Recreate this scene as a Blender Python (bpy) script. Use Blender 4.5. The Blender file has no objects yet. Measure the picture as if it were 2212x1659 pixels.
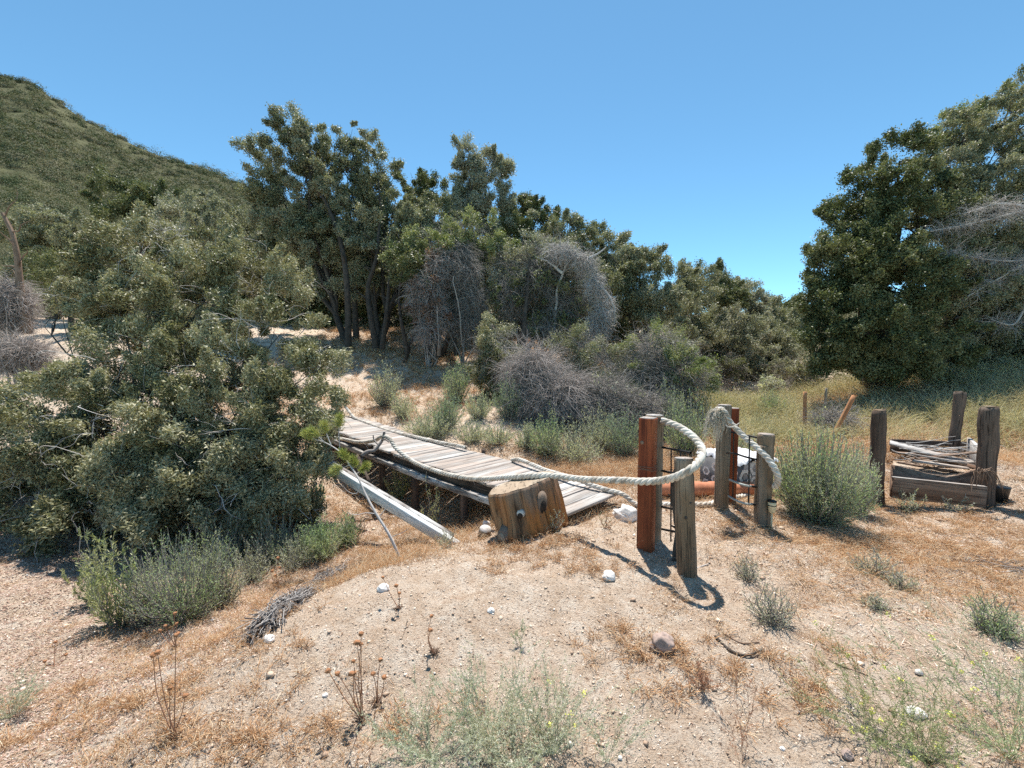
import bpy, math, numpy as np
from mathutils import Vector, Matrix
# ------------------------------------------------------------------ camera, light, exposure
sc = bpy.context.scene
COL = sc.collection
F = 928.0; CX = 1106.0; CY = 829.5; PITCH = math.radians(3.0); CAMH = 1.6
cam = bpy.data.cameras.new('camera'); camo = bpy.data.objects.new('camera', cam); COL.objects.link(camo)
camo.location = (0, 0, CAMH); camo.rotation_euler = (math.pi/2 - PITCH, 0, 0)
cam.sensor_width = 36; cam.lens = 36*F/2212; cam.clip_start = 0.05; cam.clip_end = 3000
sc.camera = camo
SUN_EL = math.radians(70); SUN_AZ = math.radians(2)     # azimuth measured from +Y towards +X
w = bpy.data.worlds.new('World'); sc.world = w; w.use_nodes = True
nt = w.node_tree; nt.nodes.clear()
sky = nt.nodes.new('ShaderNodeTexSky'); sky.sky_type = 'NISHITA'; sky.sun_disc = False
sky.sun_elevation = SUN_EL; sky.sun_rotation = SUN_AZ; sky.altitude = 2500; sky.air_density = 0.9; sky.dust_density = 0.2; sky.ozone_density = 2.2
bg = nt.nodes.new('ShaderNodeBackground'); bg.inputs[1].default_value = 0.138
wo = nt.nodes.new('ShaderNodeOutputWorld')
tn = nt.nodes.new('ShaderNodeMix'); tn.data_type = 'RGBA'; tn.blend_type = 'MULTIPLY'; tn.inputs[0].default_value = 1; tn.inputs[7].default_value = (.76, 1.08, 1.0, 1)
nt.links.new(sky.outputs[0], tn.inputs[6]); nt.links.new(tn.outputs[2], bg.inputs[0]); nt.links.new(bg.outputs[0], wo.inputs[0])
sl = bpy.data.lights.new('sun', 'SUN'); sl.energy = 5.0; sl.angle = math.radians(0.53); sl.color = (1, 0.95, 0.87)
so = bpy.data.objects.new('sun', sl); COL.objects.link(so)
sdir = Vector((math.sin(SUN_AZ)*math.cos(SUN_EL), math.cos(SUN_AZ)*math.cos(SUN_EL), math.sin(SUN_EL)))
so.rotation_euler = sdir.to_track_quat('Z', 'Y').to_euler(); so.location = (0, 10, 30)
sc.view_settings.view_transform = 'Standard'; sc.view_settings.look = 'None'; sc.view_settings.exposure = 0.72; sc.view_settings.gamma = 1
sc.view_settings.use_curve_mapping = False
cy = sc.cycles; cy.max_bounces = 6; cy.diffuse_bounces = 2; cy.glossy_bounces = 1; cy.transmission_bounces = 2; cy.transparent_max_bounces = 4
cy.use_denoising = False; cy.sample_clamp_indirect = 4
cy.use_adaptive_sampling = True; cy.adaptive_threshold = 0.01

R = np.random.default_rng(11)
def ray(px, py):
    u = (px-CX)/F; v = (CY-py)/F; c, s = math.cos(PITCH), math.sin(PITCH)
    return np.array([u, c + v*s, -s + v*c])
def at(px, py, Y):
    d = ray(px, py); return np.array([0, 0, CAMH]) + d*(Y/d[1])
def pxm(Y): return Y/F                 # metres per photo pixel at depth Y
# ------------------------------------------------------------------ noise, terrain
def _h(i, j, s):
    n = np.sin(i*127.1 + j*311.7 + s*74.7)*43758.5453
    return n - np.floor(n)
def vn(x, y, s=0):
    x = np.asarray(x, float); y = np.asarray(y, float)
    i = np.floor(x); j = np.floor(y); fx = x-i; fy = y-j
    fx = fx*fx*(3-2*fx); fy = fy*fy*(3-2*fy)
    a = _h(i, j, s); b = _h(i+1, j, s); c = _h(i, j+1, s); d = _h(i+1, j+1, s)
    return (a+(b-a)*fx)*(1-fy) + (c+(d-c)*fx)*fy - 0.5
def vn3(p, s=0):
    return vn(p[..., 0]+p[..., 2]*1.7, p[..., 1]-p[..., 2]*1.3, s)
CT = [  # (x, y, z) world
 (0,0,0),(-2,0,-.05),(2,0,0),(0,-4,0),(-6,-4,-.2),(6,-4,.1),(0,1.8,-.02),(1.8,1.8,-.03),(-1.3,1.7,-.08),
 (.25,3.9,.0),(1.14,3.5,0),(1.35,3.1,-.01),(2.2,2.6,-.03),(-.4,3.3,.02),(-1.12,3.3,-.06),(-1.65,2.75,-.1),(-2.1,2.1,-.22),
 (-1.75,3.5,-.42),(-2.5,3.4,-.5),(-2.6,4.4,-.6),(-3.5,3.2,-.45),(-3.8,5,-.55),(-4.7,3.9,-.42),(-6,4,-.3),(-3,2,-.35),(-1.0,4.2,-.32),
 (-.6,4.6,-.35),(-.9,5.6,-.42),(-2.2,7,-.45),(-2.6,5.6,-.6),(-.1,5.2,-.25),(.5,4.9,-.08),(.9,5.2,-.05),(1.0,4.6,.0),(1.4,5.2,.0),
 (2.1,4.4,.0),(2.3,4.0,0),(2.6,5,.0),(-4.4,8.6,.3),(-5,9.8,.6),(-3.2,9.0,.3),
 (4.6,5.0,-.12),(5.4,4.8,-.02),(6.1,6.0,.3),(4,3,0),(6,3,.05),
]
CTP = [(1250,1000,7.2),(1400,1000,6.8),(1100,960,7.6),(1000,880,9.8),(900,822,12),(850,772,13.5),(760,745,15),(950,762,14),(1130,770,13.5),(1050,880,9.3),
 (1250,880,10.5),(1400,900,11.5),(1560,862,17),(1590,800,21),(1640,790,24),(1700,740,35),(1690,690,60),(1480,740,20),(1300,740,16),
 (1700,950,8.5),(2000,905,9),(2212,835,10),(2212,1000,6.6),(1700,865,14),(2100,795,13),(1950,815,12.5),(2400,790,12),(2500,760,18),
 (0,1000,6.3),(0,850,9.5),(-200,800,11),(130,722,13),(130,790,10.5),(300,705,17),(600,700,17),(0,690,16),(-300,680,20),(400,690,30),(-600,690,30),(800,700,30),(0,690,30),(1200,700,32)]
_ct = [tuple(c) for c in CT] + [tuple(at(*c)) for c in CTP] + [(-300,200,40),(300,200,25),(0,200,22),(-300,-100,10),(300,-100,5),(0,-100,0),(60,40,8),(0,500,40),(500,600,60),(-500,600,60)]
_ct = np.array(_ct)
def _phi(r2): return 0.5*r2*np.log(r2+1e-9)
_n = len(_ct); _A = np.zeros((_n+3, _n+3))
_d2 = ((_ct[:, None, :2]-_ct[None, :, :2])**2).sum(-1)
_A[:_n, :_n] = _phi(_d2) + np.eye(_n)*0.02; _A[:_n, _n] = 1; _A[:_n, _n+1:] = _ct[:, :2]; _A[_n, :_n] = 1; _A[_n+1:, :_n] = _ct[:, :2].T
_w = np.linalg.solve(_A, np.r_[_ct[:, 2], 0, 0, 0])
def gz(x, y):
    x = np.asarray(x, float); y = np.asarray(y, float); z = _w[_n] + _w[_n+1]*x + _w[_n+2]*y
    for k in range(_n):
        z = z + _w[k]*_phi((x-_ct[k, 0])**2 + (y-_ct[k, 1])**2)
    far = np.clip((y-6)/20, 0, 1)
    z = z + .09*vn(x*1.1, y*1.1, 1) + .055*vn(x*3.1, y*3.1, 2) + .026*vn(x*8, y*8, 3) + .017*vn(x*19, y*19, 4) + .012*vn(x*39, y*39, 5) + far*.5*vn(x*.5, y*.5, 6)
    return z
def G(x, y): return float(gz(x, y))
def gat(px, py):
    d = ray(px, py); Ys = np.concatenate([np.arange(1.0, 12, .02), np.arange(12, 60, .1)])
    t = Ys/d[1]; P = np.array([0, 0, CAMH])[None]+d[None]*t[:, None]
    hit = np.where(P[:, 2] <= gz(P[:, 0], P[:, 1]))[0]
    p = P[hit[0]] if len(hit) else P[-1]
    return np.array([p[0], p[1], G(p[0], p[1])])
# ------------------------------------------------------------------ mesh helpers
def tag(o, label=None, cat=None, group=None, kind=None):
    if label: o['label'] = label
    if cat: o['category'] = cat
    if group: o['group'] = group
    if kind: o['kind'] = kind
    return o
def empty(name, loc, label, cat, group=None):
    o = bpy.data.objects.new(name, None); o.location = tuple(float(c) for c in loc); o.empty_display_size = .1
    COL.objects.link(o); return tag(o, label, cat, group)
def mk(name, V, Fs, mat, parent=None, org=None, lc=None, smooth=False):
    """V (n,3); Fs array (m,k) or list of arrays/tuples. World-space vertices."""
    V = np.asarray(V, np.float64)
    if parent is not None: o0 = np.array(parent_world(parent))
    else: o0 = np.zeros(3) if org is None else np.array(org, float)
    me = bpy.data.meshes.new(name)
    if isinstance(Fs, np.ndarray): Fs = [Fs]
    arrs = []
    for f in Fs:
        f = np.asarray(f, np.int32)
        arrs.append(f if f.ndim == 2 else f[None])
    arrs = [a for a in arrs if a.size]
    nl = sum(a.size for a in arrs); npoly = sum(len(a) for a in arrs)
    loops = np.concatenate([a.ravel() for a in arrs]); cnt = np.concatenate([np.full(len(a), a.shape[1]) for a in arrs])
    st = np.r_[0, np.cumsum(cnt)[:-1]].astype(np.int32)
    me.vertices.add(len(V)); me.vertices.foreach_set('co', (V-o0).astype(np.float32).ravel())
    me.loops.add(nl); me.loops.foreach_set('vertex_index', loops.astype(np.int32))
    me.polygons.add(npoly); me.polygons.foreach_set('loop_start', st)
    if smooth: me.polygons.foreach_set('use_smooth', np.ones(npoly, bool))
    if lc is not None:
        a = me.attributes.new('lc', 'FLOAT_VECTOR', 'POINT'); a.data.foreach_set('vector', np.asarray(lc, np.float32).ravel())
    me.update(calc_edges=True)
    me.materials.append(mat)
    o = bpy.data.objects.new(name, me); COL.objects.link(o)
    if parent is not None: o.parent = parent
    else: o.location = tuple(o0)
    return o
def parent_world(p):
    v = Vector((0, 0, 0)); q = p
    while q is not None: v = v + q.location; q = q.parent
    return v
class MB:
    def __init__(s): s.V = []; s.F = []; s.L = []; s.n = 0
    def add(s, V, Fs, L=None):
        V = np.asarray(V, float); s.V.append(V); s.L.append(V if L is None else np.asarray(L, float))
        for f in Fs:
            f = np.asarray(f); s.F.append(f+s.n)
        s.n += len(V)
    def build(s, name, mat, parent=None, org=None, smooth=False):
        return mk(name, np.concatenate(s.V), s.F, mat, parent, org, np.concatenate(s.L), smooth)
    def loft(s, prof, zs, M, jit=0.0, taper=None, seed=0, warp=0.0, capjit=0.0):
        """profile (k,2) swept along local z through stations zs; M 4x4 numpy. Length axis = local z."""
        prof = np.asarray(prof, float); k = len(prof); zs = np.asarray(zs, float); m = len(zs)
        P = np.zeros((m, k, 3)); tp = np.ones(m) if taper is None else np.asarray(taper)
        P[:, :, :2] = prof[None]*tp[:, None, None]; P[:, :, 2] = zs[:, None]
        off = R.uniform(0, 50, 3)
        if jit:
            q = P+off; rr = jit*vn3(q*np.array([9, 9, 2.5]), seed)*2
            nr = np.linalg.norm(P[:, :, :2], axis=2, keepdims=True)+1e-9
            P[:, :, :2] += P[:, :, :2]/nr*rr[:, :, None]
        if warp:
            P[:, :, 0] += warp*vn(zs*2.1, off[0])[:, None]*2; P[:, :, 1] += warp*vn(zs*2.1, off[1])[:, None]*2
        if capjit:
            P[0, :, 2] += R.normal(0, capjit, k); P[-1, :, 2] += R.normal(0, capjit, k)
        L = P.reshape(-1, 3)+off; Vv = P.reshape(-1, 3)@M[:3, :3].T+M[:3, 3]
        i = np.arange(m-1)[:, None]*k; j = np.arange(k)[None]; j2 = (j+1) % k
        q = np.stack([i+j, i+j2, i+k+j2, i+k+j], -1).reshape(-1, 4)
        s.add(Vv, [q, np.arange(k)[::-1][None], (np.arange(k)+(m-1)*k)[None]], L)
    def board(s, a, b, wd, th, up=(0, 0, 1), jit=.002, bev=.004, seg=None, warp=0, capjit=0):
        """board from a to b, wd across (perpendicular to up), th along up."""
        a = np.array(a, float); b = np.array(b, float); z = b-a; Ln = np.linalg.norm(z); z /= Ln
        up = np.array(up, float); x = np.cross(up, z); x /= np.linalg.norm(x); y = np.cross(z, x)
        M = np.eye(4); M[:3, 0] = x; M[:3, 1] = y; M[:3, 2] = z; M[:3, 3] = a
        s.loft(rect(wd, th, bev), np.linspace(0, Ln, seg or max(3, int(Ln/.06))), M, jit, warp=warp, capjit=capjit)
def rect(w_, h_, b=.004):
    x = w_/2; y = h_/2
    return [(-x+b, -y), (x-b, -y), (x, -y+b), (x, y-b), (x-b, y), (-x+b, y), (-x, y-b), (-x, -y+b)]
def ngon(n, r, rot=0): return [(r*math.cos(2*math.pi*i/n+rot), r*math.sin(2*math.pi*i/n+rot)) for i in range(n)]
def frame(a, b, yaw=0):
    """matrix with local z from a to b, rotated yaw about it"""
    a = np.array(a, float); z = np.array(b, float)-a; z /= np.linalg.norm(z)
    x = np.array([math.cos(yaw), math.sin(yaw), 0]); x -= z*x.dot(z); x /= np.linalg.norm(x); y = np.cross(z, x)
    M = np.eye(4); M[:3, 0] = x; M[:3, 1] = y; M[:3, 2] = z; M[:3, 3] = a
    return M
def strands(P, Rd, k=3):
    """P (N,S,3) paths, Rd (N,S) radii -> verts, quads, lc"""
    P = np.asarray(P, float); N, S, _ = P.shape
    T = np.gradient(P, axis=1); T /= np.linalg.norm(T, axis=2, keepdims=True)+1e-9
    ref = np.where(np.abs(T[:, :, 2:3]) > .9, np.array([1., 0, 0]), np.array([0, 0, 1.]))
    X = np.cross(T, ref); X /= np.linalg.norm(X, axis=2, keepdims=True)+1e-9; Y = np.cross(T, X)
    a = np.arange(k)*2*np.pi/k
    V = P[:, :, None]+Rd[:, :, None, None]*(np.cos(a)[None, None, :, None]*X[:, :, None]+np.sin(a)[None, None, :, None]*Y[:, :, None])
    n0 = (np.arange(N)*S*k)[:, None, None]; i = (np.arange(S-1)*k)[None, :, None]; j = np.arange(k)[None, None]; j2 = (j+1) % k
    q = np.stack([n0+i+j, n0+i+j2, n0+i+k+j2, n0+i+k+j], -1).reshape(-1, 4)
    seg = np.concatenate([np.zeros((N, 1)), np.cumsum(np.linalg.norm(np.diff(P, axis=1), axis=2), 1)], 1)
    L = np.zeros_like(V); L[..., 0] = (np.cos(a)[None, None]*Rd[:, :, None]); L[..., 1] = np.sin(a)[None, None]*Rd[:, :, None]; L[..., 2] = seg[:, :, None]
    L += R.uniform(0, 60, (N, 1, 1, 3))
    return V.reshape(-1, 3), q, L.reshape(-1, 3)
def ropepath(pts, step=.02):
    """Catmull-Rom through pts, resampled evenly"""
    p = np.array(pts, float); p = np.vstack([2*p[0]-p[1], p, 2*p[-1]-p[-2]]); out = []
    for i in range(1, len(p)-2):
        t = np.linspace(0, 1, 24, endpoint=False)[:, None]
        out.append(.5*(2*p[i]+(p[i+1]-p[i-1])*t+(2*p[i-1]-5*p[i]+4*p[i+1]-p[i+2])*t**2+(3*p[i]-p[i-1]-3*p[i+1]+p[i+2])*t**3))
    out = np.vstack(out+[p[-2][None]]); s = np.r_[0, np.cumsum(np.linalg.norm(np.diff(out, axis=0), axis=1))]
    n = max(3, int(s[-1]/step)); ss = np.linspace(0, s[-1], n)
    return np.stack([np.interp(ss, s, out[:, c]) for c in range(3)], 1)
def unit(v): return v/(np.linalg.norm(v, axis=-1, keepdims=True)+1e-9)
def leaves(C, D, Nn, Ln, Wd):
    """diamond leaves: centres C, direction D, rough normal Nn, length, width (N,)"""
    D = unit(D); S = unit(np.cross(D, Nn)); U = np.cross(S, D)
    Ln = np.broadcast_to(Ln, (len(C),))[:, None]; Wd = np.broadcast_to(Wd, (len(C),))[:, None]
    a = C-D*Ln*.5; b = C+S*Wd*.5+U*Wd*.12-D*Ln*.05; c = C+D*Ln*.5; d = C-S*Wd*.5+U*Wd*.12-D*Ln*.05
    V = np.stack([a, b, c, d], 1).reshape(-1, 3); n = len(C)
    return V, np.arange(n*4, dtype=np.int32).reshape(-1, 4)
def rdir(n): return unit(R.normal(size=(n, 3)))
# ------------------------------------------------------------------ materials
def newmat(name):
    m = bpy.data.materials.new(name); m.use_nodes = True; n = m.node_tree; n.nodes.clear()
    out = n.nodes.new('ShaderNodeOutputMaterial'); return m, n, out
def mixc(n, fac, a, b, mode='MIX'):
    x = n.nodes.new('ShaderNodeMix'); x.data_type = 'RGBA'; x.blend_type = mode
    for sock, v in ((x.inputs[0], fac), (x.inputs[6], a), (x.inputs[7], b)):
        if hasattr(v, 'links') or isinstance(v, bpy.types.NodeSocket): n.links.new(v, sock)
        elif isinstance(v, (int, float)): sock.default_value = v
        else: sock.default_value = (*v, 1)
    return x.outputs[2]
def noise(n, vec, scale, detail=4, rough=.6, dist=0):
    x = n.nodes.new('ShaderNodeTexNoise'); x.inputs['Scale'].default_value = scale; x.inputs['Detail'].default_value = detail
    x.inputs['Roughness'].default_value = rough; x.inputs['Distortion'].default_value = dist
    if vec is not None: n.links.new(vec, x.inputs['Vector'])
    return x.outputs['Fac']
def ramp(n, fac, stops):
    x = n.nodes.new('ShaderNodeValToRGB'); n.links.new(fac, x.inputs[0]); e = x.color_ramp.elements
    while len(e) < len(stops): e.new(.5)
    for i, (p, c) in enumerate(stops):
        e[i].position = p; e[i].color = (*c, 1) if not isinstance(c, (int, float)) else (c, c, c, 1)
    return x.outputs[0]
def mapping(n, vec, scale):
    x = n.nodes.new('ShaderNodeMapping'); n.links.new(vec, x.inputs[0]); x.inputs['Scale'].default_value = scale; return x.outputs[0]
def bump(n, h, strength, dist):
    x = n.nodes.new('ShaderNodeBump'); x.inputs['Strength'].default_value = strength; x.inputs['Distance'].default_value = dist
    n.links.new(h, x.inputs['Height']); return x.outputs[0]
def princ(n, out, col, rough=.8, normal=None, spec=.3, metal=0):
    p = n.nodes.new('ShaderNodeBsdfPrincipled')
    if isinstance(col, bpy.types.NodeSocket): n.links.new(col, p.inputs['Base Color'])
    else: p.inputs['Base Color'].default_value = (*col, 1)
    p.inputs['Roughness'].default_value = rough; p.inputs['Specular IOR Level'].default_value = spec; p.inputs['Metallic'].default_value = metal
    if normal is not None: n.links.new(normal, p.inputs['Normal'])
    if out is not None: n.links.new(p.outputs[0], out.inputs[0])
    return p
def leafmat(name, ca, cb, cc, trans=.35, rough=.45, patch=1.0, spec=.4, tcol=1.35):
    m, n, out = newmat(name)
    g = n.nodes.new('ShaderNodeNewGeometry')
    c1 = ramp(n, g.outputs['Random Per Island'], [(0, ca), (.7, cb), (1, tuple(min(1, x*1.5) for x in cb))])
    nz = noise(n, g.outputs['Position'], patch, 3)
    c2 = mixc(n, ramp(n, nz, [(.44, 0.), (.56, 1.)]), c1, cc)
    p = princ(n, None, c2, rough, spec=spec)
    t = n.nodes.new('ShaderNodeBsdfTranslucent'); tc = mixc(n, 1.0, c2, (tcol*1.0, tcol*1.05, tcol*.55), 'MULTIPLY'); n.links.new(tc, t.inputs[0])
    mx = n.nodes.new('ShaderNodeMixShader'); mx.inputs[0].default_value = trans
    n.links.new(p.outputs[0], mx.inputs[1]); n.links.new(t.outputs[0], mx.inputs[2]); n.links.new(mx.outputs[0], out.inputs[0])
    return m
def woodmat(name, ca, cb, dark, tint=None, rough=.85, gs=(14, 14, .9), crack=.5, bumpd=.004, tintf=.5, spec=.2):
    m, n, out = newmat(name)
    a = n.nodes.new('ShaderNodeAttribute'); a.attribute_name = 'lc'; v = a.outputs['Vector']
    g = n.nodes.new('ShaderNodeNewGeometry')
    n1 = noise(n, mapping(n, v, gs), 1.0, 6, .65, .6)
    n2 = noise(n, mapping(n, v, tuple(x*(5 if i < 2 else 2.2) for i, x in enumerate(gs))), 1.0, 5, .7, .3)
    c = ramp(n, n1, [(.38, ca), (.62, cb)])
    if tint:
        n3 = noise(n, mapping(n, v, (3, 3, 1.2)), 1.0, 3)
        f = n.nodes.new('ShaderNodeMath'); f.operation = 'MULTIPLY'; n.links.new(ramp(n, n3, [(.42, 0.), (.6, 1.)]), f.inputs[0]); f.inputs[1].default_value = tintf
        c = mixc(n, f.outputs[0], c, tint)
    c = mixc(n, ramp(n, n2, [(.38, crack), (.47, 0.)]), c, dark)
    rnd = ramp(n, g.outputs['Random Per Island'], [(0, .72), (1, 1.12)])
    c = mixc(n, 1.0, c, rnd, 'MULTIPLY')
    b = bump(n, n2, .7, bumpd)
    princ(n, out, c, rough, b, spec); return m
def simple(name, col, rough=.7, var=.25, scale=20, spec=.3, metal=0, bd=.002):
    m, n, out = newmat(name); tc = n.nodes.new('ShaderNodeTexCoord'); v = tc.outputs['Object']
    nz = noise(n, v, scale, 5, .65)
    c = mixc(n, ramp(n, nz, [(.35, 0.), (.65, 1.)]), tuple(x*(1-var) for x in col), tuple(min(1, x*(1+var)) for x in col))
    princ(n, out, c, rough, bump(n, nz, .6, bd), spec, metal); return m
def strawmat(name, stops, trans=.2, patch=None):
    m, n, out = newmat(name); g = n.nodes.new('ShaderNodeNewGeometry')
    c = ramp(n, g.outputs['Random Per Island'], stops)
    p = princ(n, None, c, .7, spec=.2); t = n.nodes.new('ShaderNodeBsdfTranslucent'); n.links.new(c, t.inputs[0])
    mx = n.nodes.new('ShaderNodeMixShader'); mx.inputs[0].default_value = trans
    n.links.new(p.outputs[0], mx.inputs[1]); n.links.new(t.outputs[0], mx.inputs[2]); n.links.new(mx.outputs[0], out.inputs[0]); return m

def groundmat():
    m, n, out = newmat('sandy_soil'); g = n.nodes.new('ShaderNodeNewGeometry'); P = g.outputs['Position']
    big = noise(n, P, .9, 4, .6); mid = noise(n, P, 6, 6, .7); fine = noise(n, P, 55, 5, .75); vf = noise(n, P, 160, 3, .7)
    c = ramp(n, mid, [(.36, (.56, .41, .29)), (.5, (.68, .535, .41)), (.64, (.78, .665, .545))])
    c = mixc(n, ramp(n, big, [(.50, 0.), (.62, .4)]), c, (.66, .48, .34))
    # leaf litter on the low ground at the left and far under the trees
    c = mixc(n, ramp(n, fine, [(.38, .75), (.46, 0.)]), c, (.27, .17, .115))
    c = mixc(n, ramp(n, vf, [(.56, 0.), (.66, .6)]), c, (.80, .70, .60))
    add = n.nodes.new('ShaderNodeMath'); add.operation = 'ADD'; n.links.new(fine, add.inputs[0])
    mu = n.nodes.new('ShaderNodeMath'); mu.operation = 'MULTIPLY'; n.links.new(vf, mu.inputs[0]); mu.inputs[1].default_value = .5; n.links.new(mu.outputs[0], add.inputs[1])
    princ(n, out, c, .95, bump(n, add.outputs[0], 1.0, .035), .1); return m
M = {}
M['soil'] = groundmat(); M['hillsoil'] = simple('hill_soil', (.085, .085, .042), .95, .35, .25, .1)
M['bark_dark'] = woodmat('dark_bark', (.055, .045, .038), (.11, .09, .075), (.02, .016, .013), gs=(20, 20, 6))
M['bark_grey'] = woodmat('grey_bark', (.17, .15, .14), (.30, .27, .25), (.06, .05, .045), gs=(20, 20, 4))
M['bark_brown'] = woodmat('brown_bark', (.20, .13, .09), (.33, .23, .17), (.07, .045, .03), gs=(18, 18, 4))
M['twig'] = woodmat('grey_twigs', (.23, .205, .185), (.42, .385, .35), (.10, .09, .085), gs=(20, 20, 2))
M['twig_purple'] = woodmat('mauve_twigs', (.34, .29, .265), (.56, .50, .465), (.10, .08, .08), gs=(20, 20, 2))
M['silver'] = woodmat('silver_twigs', (.42, .39, .37), (.62, .58, .55), (.2, .18, .17), gs=(20, 20, 2))
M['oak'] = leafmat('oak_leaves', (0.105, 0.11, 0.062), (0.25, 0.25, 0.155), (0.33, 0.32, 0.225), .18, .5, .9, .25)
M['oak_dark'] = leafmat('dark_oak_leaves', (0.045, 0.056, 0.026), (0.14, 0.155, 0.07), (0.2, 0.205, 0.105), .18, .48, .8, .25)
M['oak_green'] = leafmat('bright_oak_leaves', (0.09, 0.115, 0.04), (0.22, 0.25, 0.105), (0.3, 0.31, 0.16), .22, .5, 1.1, .25)
M['oak_grey'] = leafmat('greyed_oak_leaves', (0.15, 0.155, 0.11), (0.31, 0.31, 0.23), (0.38, 0.36, 0.28), .18, .55, .9, .2)
M['bush'] = leafmat('bush_leaves', (0.088, 0.086, 0.04), (0.27, 0.255, 0.14), (0.38, 0.355, 0.225), .13, .5, 1.3, .35)
M['dead_leaf'] = leafmat('dead_leaves', (.13, .07, .05), (.26, .15, .11), (.20, .14, .12), .3, .6, 2)
M['chaparral'] = leafmat('chaparral_leaves', (.062, .082, .04), (.10, .118, .06), (.21, .19, .125), .1, .8, .33, .05)
M['sage'] = leafmat('sage_leaves', (0.26, 0.28, 0.2), (0.47, 0.49, 0.38), (0.53, 0.52, 0.41), .3, .7, 3, .1)
M['sage_green'] = leafmat('green_sage_leaves', (0.19, 0.26, 0.13), (0.36, 0.45, 0.25), (0.45, 0.47, 0.32), .3, .7, 3, .1)
M['sage_blue'] = leafmat('bluish_sage_leaves', (0.16, 0.22, 0.155), (0.29, 0.37, 0.26), (0.36, 0.41, 0.3), .3, .7, 3, .1)
M['needles'] = leafmat('pine_needles', (0.3, 0.33, 0.07), (0.5, 0.52, 0.17), (0.55, 0.55, 0.2), .3, .5, 5)
M['weed'] = leafmat('weed_leaves', (0.16, 0.19, 0.09), (0.33, 0.36, 0.18), (0.4, 0.4, 0.23), .3, .5, 3)
M['weed_pale'] = leafmat('pale_weed_leaves', (0.36, 0.34, 0.18), (0.6, 0.55, 0.34), (0.66, 0.57, 0.37), .3, .6, 2)
M['straw'] = strawmat('dry_grass', [(0, (.42, .21, .09)), (.35, (.64, .36, .17)), (.7, (.78, .55, .33)), (1, (.86, .74, .54))])
M['straw_pale'] = strawmat('pale_litter', [(0, (.30, .18, .13)), (.3, (.52, .34, .24)), (.65, (.72, .57, .45)), (1, (.86, .78, .68))])
M['litter'] = strawmat('leaf_litter', [(0, (.16, .09, .07)), (.4, (.36, .22, .16)), (.8, (.58, .42, .34)), (1, (.78, .68, .60))])
M['debris'] = strawmat('debris', [(0, (.07, .045, .035)), (.6, (.17, .11, .08)), (1, (.30, .20, .15))])
M['gravel'] = strawmat('gravel', [(0, (.33, .22, .15)), (.4, (.56, .41, .30)), (.8, (.70, .56, .43)), (1, (.86, .78, .70))], 0)
M['deck'] = woodmat('weathered_planks', (.33, .31, .29), (.56, .535, .51), (.08, .06, .05), (.38, .29, .235), gs=(12, 12, .7), crack=.8, tintf=.65, bumpd=.006)
M['post'] = woodmat('grey_post_wood', (.17, .13, .095), (.34, .28, .215), (.055, .038, .026), (.21, .135, .08), gs=(11, 11, .7), crack=.95, tintf=.9)
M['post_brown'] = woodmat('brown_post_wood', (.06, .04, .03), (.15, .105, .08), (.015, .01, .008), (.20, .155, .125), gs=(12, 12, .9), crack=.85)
M['red'] = woodmat('red_stained_wood', (.13, .027, .012), (.29, .068, .026), (.04, .010, .006), (.34, .105, .04), gs=(9, 9, .5), crack=.6, bumpd=.002, tintf=.6, rough=.6)
M['paint'] = woodmat('peeling_white_paint', (.55, .56, .55), (.80, .80, .78), (.09, .07, .06), (.20, .17, .15), gs=(7, 7, 2.2), crack=.95, tintf=.9)
M['paint_clean'] = woodmat('white_paint', (.68, .72, .73), (.82, .84, .84), (.30, .28, .25), (.52, .50, .47), gs=(9, 9, 1.6), crack=.75, tintf=.75)
M['stump'] = woodmat('stump_wood', (.10, .06, .036), (.31, .185, .10), (.028, .016, .010), (.36, .145, .045), gs=(15, 15, 1.3), crack=.9, tintf=.9, bumpd=.014)
def stumpgrey(m):
    n = m.node_tree; p = [x for x in n.nodes if x.type == 'BSDF_PRINCIPLED'][0]; src = p.inputs['Base Color'].links[0].from_socket
    a = n.nodes.new('ShaderNodeAttribute'); a.attribute_name = 'lc'; sp = n.nodes.new('ShaderNodeSeparateXYZ'); n.links.new(a.outputs['Vector'], sp.inputs[0])
    nz = noise(n, mapping(n, a.outputs['Vector'], (9, 9, 2)), 1.0, 4); ad = n.nodes.new('ShaderNodeMath'); ad.operation = 'MULTIPLY_ADD'; n.links.new(nz, ad.inputs[0]); ad.inputs[1].default_value = .7; n.links.new(sp.outputs['Z'], ad.inputs[2])
    c = mixc(n, ramp(n, ad.outputs[0], [(.62, 0.), (.84, .7)]), src, (.20, .165, .14)); n.links.new(c, p.inputs['Base Color'])
stumpgrey(M['stump'])
M['cut'] = woodmat('cut_wood', (.27, .215, .16), (.42, .35, .27), (.10, .075, .055), (.30, .21, .14), gs=(6, 1.2, 6), crack=.7)
M['knot'] = simple('pale_knot_wood', (.55, .50, .45), .8, .3, 30)
M['knot_dark'] = simple('dark_knot_hollow', (.03, .022, .018), .9, .3, 30)
M['iron'] = simple('black_iron', (.02, .02, .021), .5, .3, 40, .5, .3)
M['iron_grey'] = simple('bleached_rod', (.36, .37, .34), .6, .3, 50, .3)
M['white_rock'] = simple('white_rock', (.72, .68, .64), .85, .2, 14, .2, 0, .01)
M['rock'] = simple('brown_rock', (.36, .27, .23), .85, .35, 12, .2, 0, .012)
M['clay'] = simple('terracotta', (.50, .20, .11), .75, .18, 9, .2)
M['cream'] = simple('cream_plastic', (.72, .60, .38), .5, .06, 10, .4)
M['black'] = simple('black_plastic', (.015, .015, .016), .45, .2, 10, .4)
M['tile_grey'] = simple('grey_tile', (.14, .14, .15), .7, .2, 18)
M['tile_white'] = simple('pale_tile', (.72, .70, .68), .7, .12, 18)
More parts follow.
